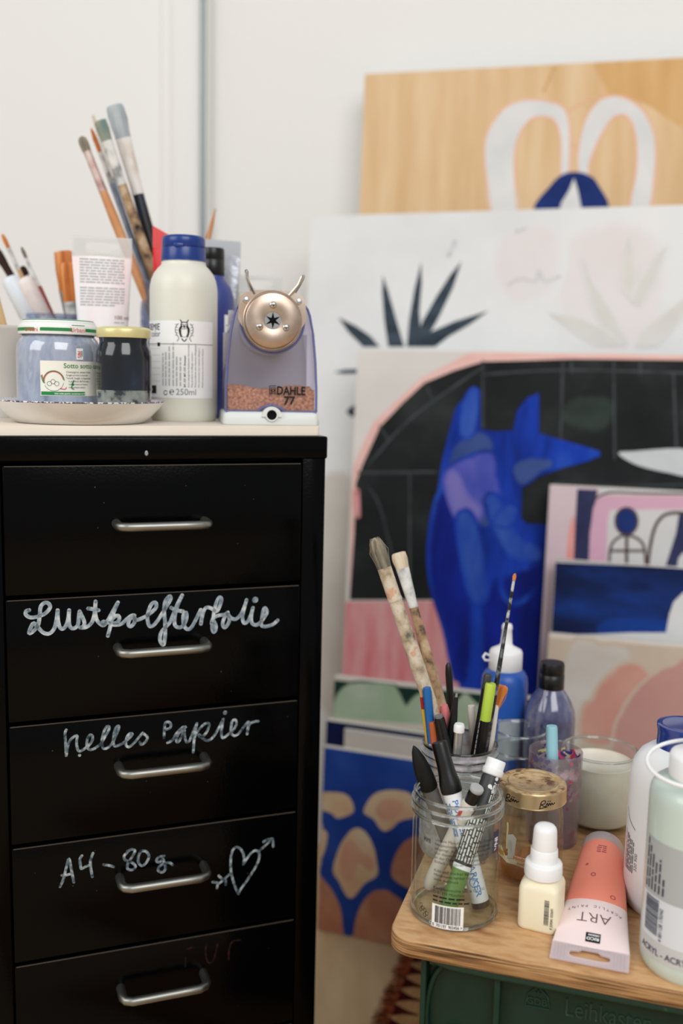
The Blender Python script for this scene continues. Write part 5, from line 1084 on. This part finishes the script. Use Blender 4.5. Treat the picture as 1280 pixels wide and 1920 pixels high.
jpen('felt_pen', 'pink-capped felt pen in the middle of the smeared jar', (832, 1322), (842, 1388), .783, [('barrel', M_pk, [(.0022, 0), (.0026, .60)]), ('cap', M_pk, [(.0028, .60), (.0036, .93), (.0038, .96), (.0030, 1)])])
jpen('coloured_pencil', 'short orange-brown pencil end at the left rim of the smeared jar', (809, 1353), (812, 1380), .772, [('shaft', c_((170, 86, 44), 'orange_brown_lacquer'), [(.0026, 0), (.0027, .985), (.0022, 1)])], 'pencil')
jpen('marker', 'thick black marker with grey end at the front of the smeared jar', (822, 1341), (834, 1390), .770, [('barrel', M_black_pl, [(.0042, 0), (.0042, .97), (.0036, .985)]), ('end_disc', c_((112, 114, 116), 'grey_disc'), [(.0034, .98), (.0034, 1)])], 'marker')
jpen('pen', 'black tapering pen with a tiny silver tip in the smeared jar', (856, 1299), (845, 1380), .775, [('barrel', M_black_pl, [(.0040, 0), (.0042, .62), (.0036, .82), (.0017, .975)]), ('tip', M_chrome, [(.0012, .975), (.0009, 1)])])
jpen('pen', 'silver pen with round white cap end at the front of the smeared jar', (861, 1357), (858, 1395), .768, [('barrel', M_ferrule, [(.0036, 0), (.0036, .94)]), ('cap_end', M_white_pl, [(.0043, .94), (.0044, .95), (.0044, .985), (.0036, 1)])])
jpen('pen', 'slim off-white pen standing left of the black lettered pen', (883, 1323), (889, 1385), .798, [('barrel', M_off, [(.0030, 0), (.0030, .70)]), ('cap', M_off, [(.0032, .705), (.0034, .71), (.0034, .98), (.0028, 1)])])
t, Ln = jpen('fineliner', 'black lettered pen leaning against the lime highlighter', (915, 1264), (894, 1385), .782, [('barrel', M_black_pl, [(.0034, 0), (.0034, .92)]), ('cap_end', c_((54, 54, 56), 'dark_grey_plastic'), [(.0032, .92), (.0034, .93), (.0034, .99), (.0028, 1)])])
b = MB(); b.keep = True; cm = cyl_map(.0036)
for q in (0, 1): b.words(Ln * .5, Ln * .80, -.0012 + .0018 * q, .0009, cm, 0, q, True)
b.build('print', M_lgrey_ink, t)
jpen('highlighter', 'black highlighter with a lime green cap in the smeared jar', (920, 1281), (904, 1385), .778, [('barrel', M_black_pl, [(.0040, 0), (.0040, .78)]), ('cap', M_lime, [(.0043, .78), (.0044, .785), (.0044, .99), (.0038, 1)])], 'highlighter')
jpen('pen', 'slim cream pen at the right rim of the smeared jar', (929, 1323), (922, 1378), .792, [('barrel', M_off, [(.0026, 0), (.0027, .98), (.0022, 1)])])

# gold-lidded jar with amber remains
gx, gy = .1549, .7458
g = place('honey_jar', 'small glass jar with rusty gold lid and amber remains beside the front jar', 'jar', gx, gy)
b = MB(); R = .0256
b.lathe([(0, .001), (R * .84, 0), (R * .93, .0015), (R * .985, .006), (R * .97, .012), (R, .020), (R * 1.01, .034), (R * 1.0, .044), (R * .97, .0540), (R * .92, .0600), (R * .87, .0640), (R * .86, .066), (R * .86, .073), (R * .80, .073), (R * .80, .064), (R * .88, .056), (R * .93, .046), (R * .93, .034), (R * .92, .02), (R * .88, .008), (0, .005)], 56, rfn=lambda a, z: 1 + (.012 * math.cos(12 * a) if .004 < z < .019 else 0)); b.build('glass', mat_glass('faintly_tinted_glass', (250, 250, 246)), g)
b = MB(); b.lathe([(0, .0052), (R * .86, .0058), (R * .90, .009), (R * .90, .0125), (R * .6, .0115), (0, .0115)], 40); b.build('amber_remains', mat_glass('amber_liquid', (226, 180, 112), 1.4, .05, milky=.2), g)
M_goldlid = mat('gold_lid', (204, 178, 138), .3, metal=.75, stops=[(.3, (194, 166, 124)), (.7, (212, 188, 150))], scale=20)
M_goldrust = mat('rusty_gold_top', (190, 156, 108), .45, metal=.5, stops=[(.36, (110, 76, 52)), (.46, (190, 158, 116)), (.62, (212, 186, 146)), (.76, (160, 136, 106))], scale=120, detail=6)
b = MB(); r_ = .0262
b.lathe([(r_ * .95, .0648), (r_, .0650), (r_ * 1.015, .0657), (r_, .0665), (r_, .0760), (r_ * .985, .0776)], 64, 0); b.lathe([(r_ * .985, .0776), (r_ * .94, .0786), (r_ * .88, .0785), (r_ * .77, .0776)], 64, 1); b.lathe([(r_ * .77, .0776), (r_ * .735, .0784), (r_ * .71, .0778)], 64, 0); b.lathe([(r_ * .71, .0778), (0, .0778)], 64, 1)
cm = cyl_map(r_ + .0002)
for u0 in (.0062, -.0225):
    for ln in ([(0, .0045), (.0012, .010), (.0040, .0108), (.0036, .0082), (.0010, .0072), (.0050, .0050)], [(.0046, .0056), (.0058, .0086), (.0066, .0060), (.0078, .0084), (.0086, .0062), (.0098, .0082), (.0106, .0066), (.0124, .0078)], [(-.0004, .0036), (.0058, .0052)], [(.0062, .0100), (.0066, .0101)], [(.0080, .0100), (.0084, .0101)]):
        b.ribbon([(u0 + x, .0640 + y * .88) for x, y in ln], .0007, cm, 2)
b.build('lid', [M_goldlid, M_goldrust, M_ink], g)
cl = cyl_map(R * 1.012); b = MB(); b.keep = True
b.flat([cl(x, z) for x, z in [(-.030, .020), (-.018, .018), (-.004, .0185), (.012, .0195), (.012, .0255), (-.004, .026), (-.014, .0262), (-.020, .023), (-.026, .029), (-.031, .027)]], 0)
b.flat([cl(x, z) for x, z in [(-.0175, .022), (-.0120, .024), (-.0105, .040), (-.0135, .0430), (-.0185, .041)]], 2)
cl3 = cyl_map(R * 1.018); b.text('Himbeere, frisch', .0040, cl3, 1, 'LEFT', .02, 0, -.0125, .0232); b.text('noch ger\u00fchrt', .0036, cl3, 1, 'LEFT', .02, 0, -.0090, .0196)
b.patch(-.030, -.022, .022, .0255, cl3, 3, 1, 3)
b.ribbon([(-.0192, .050), (-.0190, .046), (-.0192, .038), (-.0190, .030)], .0018, cl3, 4); b.build('label', [mat('cream_torn_label', (236, 226, 196), .7), mat('orange_print', (206, 104, 24), .6), mat('torn_paper', (206, 204, 194), .8), mat('yellow_print', (226, 176, 48), .6), mat('cream_paint_drip', (236, 226, 178), .4)], g)
# stained cup with a light blue pen
cx, cy = .1861, .8085
cpt = place('plastic_cup', 'clear straight cup stained with purple and pink paint, holding a light blue pen', 'cup', cx, cy)
M_stain = mat_glass('paint_stained_cup', (232, 224, 228), rough=.15, stain=[(.30, (62, 48, 130)), (.42, (150, 130, 176)), (.5, (214, 196, 200)), (.6, (150, 74, 96)), (.7, (206, 170, 172))], sscale=50, sthr=(.55, .72), milky=.12)
b = MB(); b.lathe([(0, .001), (.0208, 0), (.0218, .002), (.0226, .0785), (.0223, .0800), (.0216, .0798), (.0208, .003), (0, .003)], 48); b.build('cup_body', M_stain, cpt)
b = MB(); b.keep = True; cm = cyl_map(.0224)
R_ = random.Random(12)
for u0, v0, n, col, rr in ((.004, .052, 26, 0, .0016), (-.010, .068, 12, 1, .0022), (-.018, .07, 10, 1, .003), (.016, .072, 6, 2, .0020), (.012, .045, 12, 0, .0013)):
    for q in range(n): b.disc(u0 + R_.gauss(0, .0042), min(v0 + R_.gauss(0, .0055), .0775), R_.uniform(.4, 1) * rr, cm, col, 8)
ci = lambda u, v: (.0212 * math.sin(u / .0212), .0212 * math.cos(u / .0212), v)
for q in range(26):
    u_, v_ = R_.uniform(-.034, .034), R_.uniform(.066, .0765); b.ribbon([(u_, v_), (u_ + R_.uniform(-.004, .004), v_ - R_.uniform(.001, .004)), (u_ + R_.uniform(-.006, .006), v_ - R_.uniform(.002, .007))], R_.uniform(.0012, .0032), ci, R_.choice((1, 1, 1, 2, 3, 4)))
b.build('paint_splashes', [mat('dark_pink_paint', (150, 62, 92), .5), mat('violet_paint', (66, 52, 138), .5), mat('pink_red_paint', (224, 72, 110), .5), mat('yellowish_paint', (222, 210, 140), .5), mat('blue_paint_splash', (30, 58, 140), .5)], cpt)
P0, P1 = stick((1034, 1361), (1035, 1420), .800, .798, TB + .006)
M_lb = mat('light_blue_plastic', (150, 200, 212), .4, spec=.4)
t, Ln = pen('felt_pen', 'light blue felt pen standing in the paint-stained cup', P0, P1, [('barrel', mat('pale_blue_barrel', (190, 214, 220), .4), [(.0040, 0), (.0044, .02), (.0044, .66)]), ('cap', M_lb, [(.0046, .66), (.0049, .665), (.0049, .80), (.0047, .805), (.0047, .985), (.0043, 1)])], None)
# empty glass behind
ex_, ey_ = .1669, .8720
e_ = place('drinking_glass', 'empty clear glass between the smeared jar and the stained cup', 'glass', ex_, ey_)
b = MB(); b.lathe([(0, .001), (.021, 0), (.0228, .002), (.0238, .05), (.0243, .0545), (.0236, .0565), (.0243, .0585), (.0243, .0740), (.0236, .0752), (.0229, .0745), (.0228, .05), (.0215, .006), (0, .005)], 48); b.build('glass', M_glass, e_)
rim_ring(e_, .0236, .0748, 'glass_rim'); rim_ring(e_, .0237, .0560, 'glass_ring')
# cream jar
wx, wy = .2341, .8470
w = place('glass_jar', 'wide low open glass jar filled with white cream, right of the stained cup', 'jar', wx, wy)
jar_glass(w, .0338, .0680, .20, .0350, m=M_glass, stepn=2)
rim_ring(w, .0322, .0664, 'glass_rim', .0012, .0012)
M_cream = mat('white_cream', (232, 226, 214), .5, spec=.35, sss=.1, stops=[(.35, (222, 210, 190)), (.6, (234, 229, 218))], scale=20)
b = MB(); b.lathe([(0, .0046), (.0285, .0050), (.0312, .009), (.0312, .047), (.0300, .051), (.0298, .0560), (.0290, .0563), (.0284, .0535), (.026, .0520), (0, .0525)], 56); b.build('cream_filling', M_cream, w)
# square spray bottle
qx, qy = .1510, .6755
q_ = thing('spray_bottle', 'small square cream-coloured bottle with white stepped cap and barcode', 'bottle', (qx, qy, TB), math.radians(-24))
M_creamb = mat('cream_bottle', (238, 229, 200), .4, spec=.4, sss=.1)
S_ = .0290
b = MB(); b.loft([rrect(S_ - .003, S_ - .003, .004, 0), rrect(S_ - .0006, S_ - .0006, .005, .0010), rrect(S_, S_, .005, .003), rrect(S_, S_, .005, .0300), rrect(S_ - .0016, S_ - .0016, .006, .0335), rrect(S_ - .007, S_ - .007, .008, .0362), rrect(.0190, .0190, .0094, .0372), rrect(.0190, .0190, .0094, .0390)]); b.build('bottle_body', M_creamb, q_)
b = MB(); b.lathe([(.0128, .0376), (.0134, .0380), (.0135, .0400), (.0133, .0465), (.0126, .0478), (.0100, .0484), (.0099, .0490), (.0096, .0575), (.0090, .0582)], 120, 0, rfn=lambda a, z: 1 + (.010 * math.cos(60 * a) if .039 < z < .046 else 0), cap0=True); b.build('collar', M_white_pl, q_)
b = MB(); b.lathe([(.0088, .0578), (.0089, .0585), (.0083, .0710), (.0078, .0732), (.0064, .0748), (.003, .0756), (0, .0757)], 48, 0, cap0=True); b.build('spray_cap', M_white_pl, q_)
b = MB(); b.keep = True; fn = lambda u, v: (u, -S_ / 2 - .0002, v); R_ = random.Random(4); z = .0075
while z < .0262: h_ = R_.choice((.0002, .0004, .0006)); b.patch(.0050, .0084, z, z + h_, fn, 1, 1, 0); z += h_ + R_.choice((.0002, .0003, .0004))
b.text('9 339341 033691', .0027, fn, 0, 'LEFT', .01, PI / 2, .0114, .0050, .85); b.build('barcode', M_ink, q_)
# coral tube lying down
CA = onz(1103, 1811, TB + .0012); CB = onz(1132, 1558, TB + .034)
M_cor = mat('coral_tube', (255, 148, 124), .42, spec=.4); M_pnk = mat('blush_pink_tube', (243, 222, 222), .42, spec=.4, stops=[(.3, (243, 219, 218)), (.7, (243, 226, 226))], scale=14)
dirn = (Vector((CA.x, CA.y, 0)) - Vector((CB.x, CB.y, 0)))
Ltube = math.hypot(dirn.x, dirn.y)
rt = .0168
Mx = axis_matrix(Vector((CB.x, CB.y, TB + .0190)), Vector((CA.x, CA.y, TB + .0016)), (0, 0, 1))
ct = thing('paint_tube', 'coral and blush pink acrylic paint tube lying flat on the board', 'paint tube', matrix=Mx)
Lc = (Vector((CA.x, CA.y, TB + .0014)) - Vector((CB.x, CB.y, TB + rt))).length
bd, sf = tube_body(ct, Lc, rt, .0520, [(0, M_cor), (Lc * .56, M_pnk)], .0170, Lc * .10, rt * .97, M_clearp, M_clearp)
cap = [c for c in ct.children if c.name.startswith('cap')]
b = MB(); b.keep = True
zt_ = lambda f_: Lc * f_
def onz_t(s_, size, u, f_, m, bo=0, al='CENTER'):                      # print reads from the crimp end: turned upside down here
    b.text(s_, size, lambda x, y: sf(-x, zt_(f_) - y * -1) if False else sf(x, zt_(f_) + y), m, al, bo, 0, u, 0)
onz_t('ART', .0128, 0, .655, 1, -.012); 
for k, ch in enumerate('ACRYLIC PAINT'):
    u = -.0178 + .00297 * k; onz_t(ch, .0033, u, .600 + 6. * u * u / Lc * 2, 1, 0)
b.patch(-.0058, .0042, zt_(.785), zt_(.785) + .0085, sf, 4, 2, 0); sf2 = lambda x, y: (lambda p: (p[0], p[1] - .0003, p[2]))(sf(x, y))
b.text('RICO', .0036, sf2, 3, 'LEFT', .03, 0, -.0050, zt_(.785) + .0044); b.text('DESIGN', .0022, sf2, 3, 'LEFT', .03, 0, -.0050, zt_(.785) + .0016)
for x, f_, r_ in ((.004, .38, .0016), (-.0115, .515, .0017), (.0095, .30, .0008)): b.ribbon([(x + r_ * math.cos(a), zt_(f_) + r_ * math.sin(a)) for a in (0, 1.05, 2.1, 3.14, 4.2, 5.2, 6.28)], .0006, sf, 2)
for k in range(4): b.words(-.0035, .0035, zt_(.15) + .0022 * k, .0010, sf, 2, k)
b.build('print', [M_ink, mat('brownish_print', (110, 84, 84), .5), mat('rose_print', (176, 84, 96), .5), M_label], ct)
# white bottle with blue cap, and the mint bottle in front of it
M_wb = mat('white_bottle', (238, 238, 238), .36, spec=.45, sss=.08)
wbx, wby = .2555, .7050; R = .0362
wb = place('paint_bottle', 'large white paint bottle with glossy blue cap behind the mint bottle', 'paint bottle', wbx, wby)
b = MB(); b.lathe([(0, .0015), (R * .80, .001), (R * .89, 0), (R * .96, .003), (R, .010), (R, .096), (R * .985, .104), (R * .93, .1115), (R * .82, .1180), (R * .66, .1225), (R * .50, .1250), (R * .48, .128)], 64, 0, cap1=True); b.build('bottle_body', M_wb, wb)
b = MB(); b.lathe([(.0182, .1225), (.0188, .1230), (.0184, .1330), (.0186, .1370), (.0193, .1400), (.0191, .1415), (.0178, .1421), (.015, .1416), (0, .1415)], 56, 0, cap0=True); b.build('cap', mat('glossy_blue_cap', (24, 52, 130), .18, spec=.6, coat=.6), wb)
cm = cyl_map(R + .0003); b = MB(); b.keep = True
for k in range(7): b.words(.030, .060 - .001 * k, -.0470 + .0021 * k, .0011, cm, 0 if k > 1 else 2, k, True)
b.ribbon([(-.0470, .0760), (-.0420, .0690), (-.0330, .0640)], .0005, cm, 1); b.text('320 900', .0042, cm, 0, 'LEFT', 0, PI / 2, -.0290, .0330)
b.build('print', [M_grey_ink, M_ink, mat('faint_pink_print', (226, 190, 192), .6)], wb)
mx_, my_ = .2432, .6290; R = .0335
M_mint = mat('mint_paint_bottle', (200, 215, 206), .3, spec=.5, coat=.3, stops=[(.35, (193, 209, 200)), (.65, (207, 220, 212))], scale=12)
mb = place('paint_bottle', 'mint green acrylic bottle with white spout cap and strap, frontmost at right', 'paint bottle', mx_, my_)
b = MB(); b.lathe([(0, .0015), (R * .82, .001), (R * .90, 0), (R * .965, .003), (R, .009), (R, .118), (R * .985, .123), (R * .93, .1275), (R * .80, .1305), (R * .68, .1318), (R * .66, .134)], 64, 0, cap1=True); b.build('bottle_body', M_mint, mb)
b = MB(); b.lathe([(.0212, .1325), (.0222, .1330), (.0222, .1460), (.0214, .1480), (.0190, .1490), (.0110, .1500), (.0098, .1520), (.0090, .1640), (.0084, .1646)], 64, 0, cap0=True); b.build('spout_cap', M_white_pl, mb)
b = MB(); b.lathe([(.0083, .1640), (.0082, .1690), (.0074, .1705), (0, .1706)], 40, 0, cap0=True); b.build('spout_tip', mat('mint_white_plastic', (222, 232, 224), .4), mb)
b = MB(); sp = []
for k in range(30):
    a = PI * .60 + PI * 1.05 * k / 29; sp.append((.0345 * math.cos(a) - .0015, -.004 + .0265 * math.sin(a) * 1.0 - .001, .1360 + .0145 * (1 + math.sin(a + .25)) * .5))
sp.append((.003, -.0232, .1345)); sp.insert(0, (-.002, .0085, .1515))
b.tube(sp, .0014, 8); b.build('strap', M_white_pl, mb)
cl, cl2 = cyl_map(R + .00025), cyl_map(R + .0005)
b = MB(); b.keep = True; b.patch(-.040, .045, .055, .0935, cl, 30, 1, 0); b.patch(-.040, .045, .0255, .055, cl, 30, 1, 1); b.patch(-.040, .045, .0125, .0255, cl, 30, 1, 2)
b.text('ACRYL - ACRYLIC - ACRYLIQUE', .0062, cl2, 3, 'LEFT', .012, 0, -.0382, .0158, .90)
for k in range(6): b.words(.058, .092 - .0045 * k if k < 4 else .072 + .01 * (k == 4), -.0385 + .0034 * k, .0014, cl2, 3, k + 60, True)
z = .0290; R_ = random.Random(8)
while z < .0530: h_ = R_.choice((.0003, .0005, .0008)); b.patch(-.0365, -.0232, z, z + h_, cl2, 6, 1, 3); z += h_ + R_.choice((.0003, .0005))
b.text('4 001128 170342', .0040, cl2, 3, 'LEFT', .01, PI / 2, -.0195, .0262, .82); b.build('label', [mat('grey_label', (172, 176, 178), .5), mat('pale_blue_white_label', (214, 220, 226), .5), mat('pale_grey_strip', (196, 198, 198), .5), mat('navy_print', (40, 44, 66), .5)], mb)
# blue bottle with white spout and violet bottle at the back
bx_, by_ = .1610, .9300
bb = place('paint_bottle', 'bright blue paint bottle with white spout cap behind the smeared jar', 'paint bottle', bx_, by_)
M_bb = mat('bright_blue_bottle', (36, 84, 168), .35, spec=.45); R = .0222
b = MB(); b.lathe([(0, .001), (R * .9, 0), (R * .98, .003), (R, .008), (R, .100), (R * .97, .106), (R * .86, .111), (R * .70, .1135), (R * .62, .115)], 48, 0, cap1=True); b.build('bottle_body', M_bb, bb)
b = MB(); b.lathe([(.0155, .1135), (.0160, .114), (.0158, .1300), (.0148, .1325), (.0110, .1345), (.0070, .1365), (.0056, .139), (.0046, .1520), (.0052, .1530), (.0050, .1560), (.0040, .1580), (0, .1585)], 48, 0, cap0=True)
b.tube([(-.0150, -.002, .126), (-.0195, -.006, .1290), (-.0215, -.008, .1260), (-.0195, -.008, .1230), (-.0155, -.003, .1215)], .0011, 8); b.build('spout_cap', M_white_pl, bb)
b = MB(); b.keep = True; b.patch(-.004, .018, .030, .070, cyl_map(R + .0003), 10, 1, 0); b.build('label', mat('greyish_label', (170, 174, 184), .5), bb)
vx, vy = .2000, .9020
vb = place('paint_bottle', 'clear bottle of violet-grey paint with a black cap near the beige canvas', 'paint bottle', vx, vy)
R = .0236
b = MB(); b.lathe([(0, .001), (R * .9, 0), (R * .98, .003), (R, .008), (R, .076), (R * .95, .084), (R * .80, .0930), (R * .62, .1000), (R * .50, .1040), (R * .48, .108)], 48, 0, cap1=True)
b.build('bottle_body', mat('violet_lined_bottle', (104, 104, 150), .14, spec=.6, coat=.8, stops=[(.34, (56, 56, 92)), (.5, (82, 82, 116)), (.62, (114, 116, 142)), (.76, (160, 164, 182))], scale=40, stretch=(1, 1, .6)), vb)
b = MB(); b.lathe([(.0112, .104), (.0117, .1045), (.0116, .1180), (.0109, .1186), (.0114, .1195), (.0113, .1270), (.0106, .1292), (0, .1296)], 100, 0, rfn=lambda a, z: 1 + (.012 * math.cos(50 * a) if .1055 < z < .117 else 0), cap0=True)
b.build('cap', M_black_pl, vb)
b = MB(); b.keep = True; cm = cyl_map(R + .0003); b.flat([cm(x, z) for x, z in [(.000, .045), (.004, .060), (.011, .062), (.018, .060), (.022, .063), (.024, .040), (.010, .038)]], 0); b.words(-.004, .006, .1175 - .058, .001, cm, 0, 3)
b.build('label', M_label, vb)
bpy.context.view_layer.update()
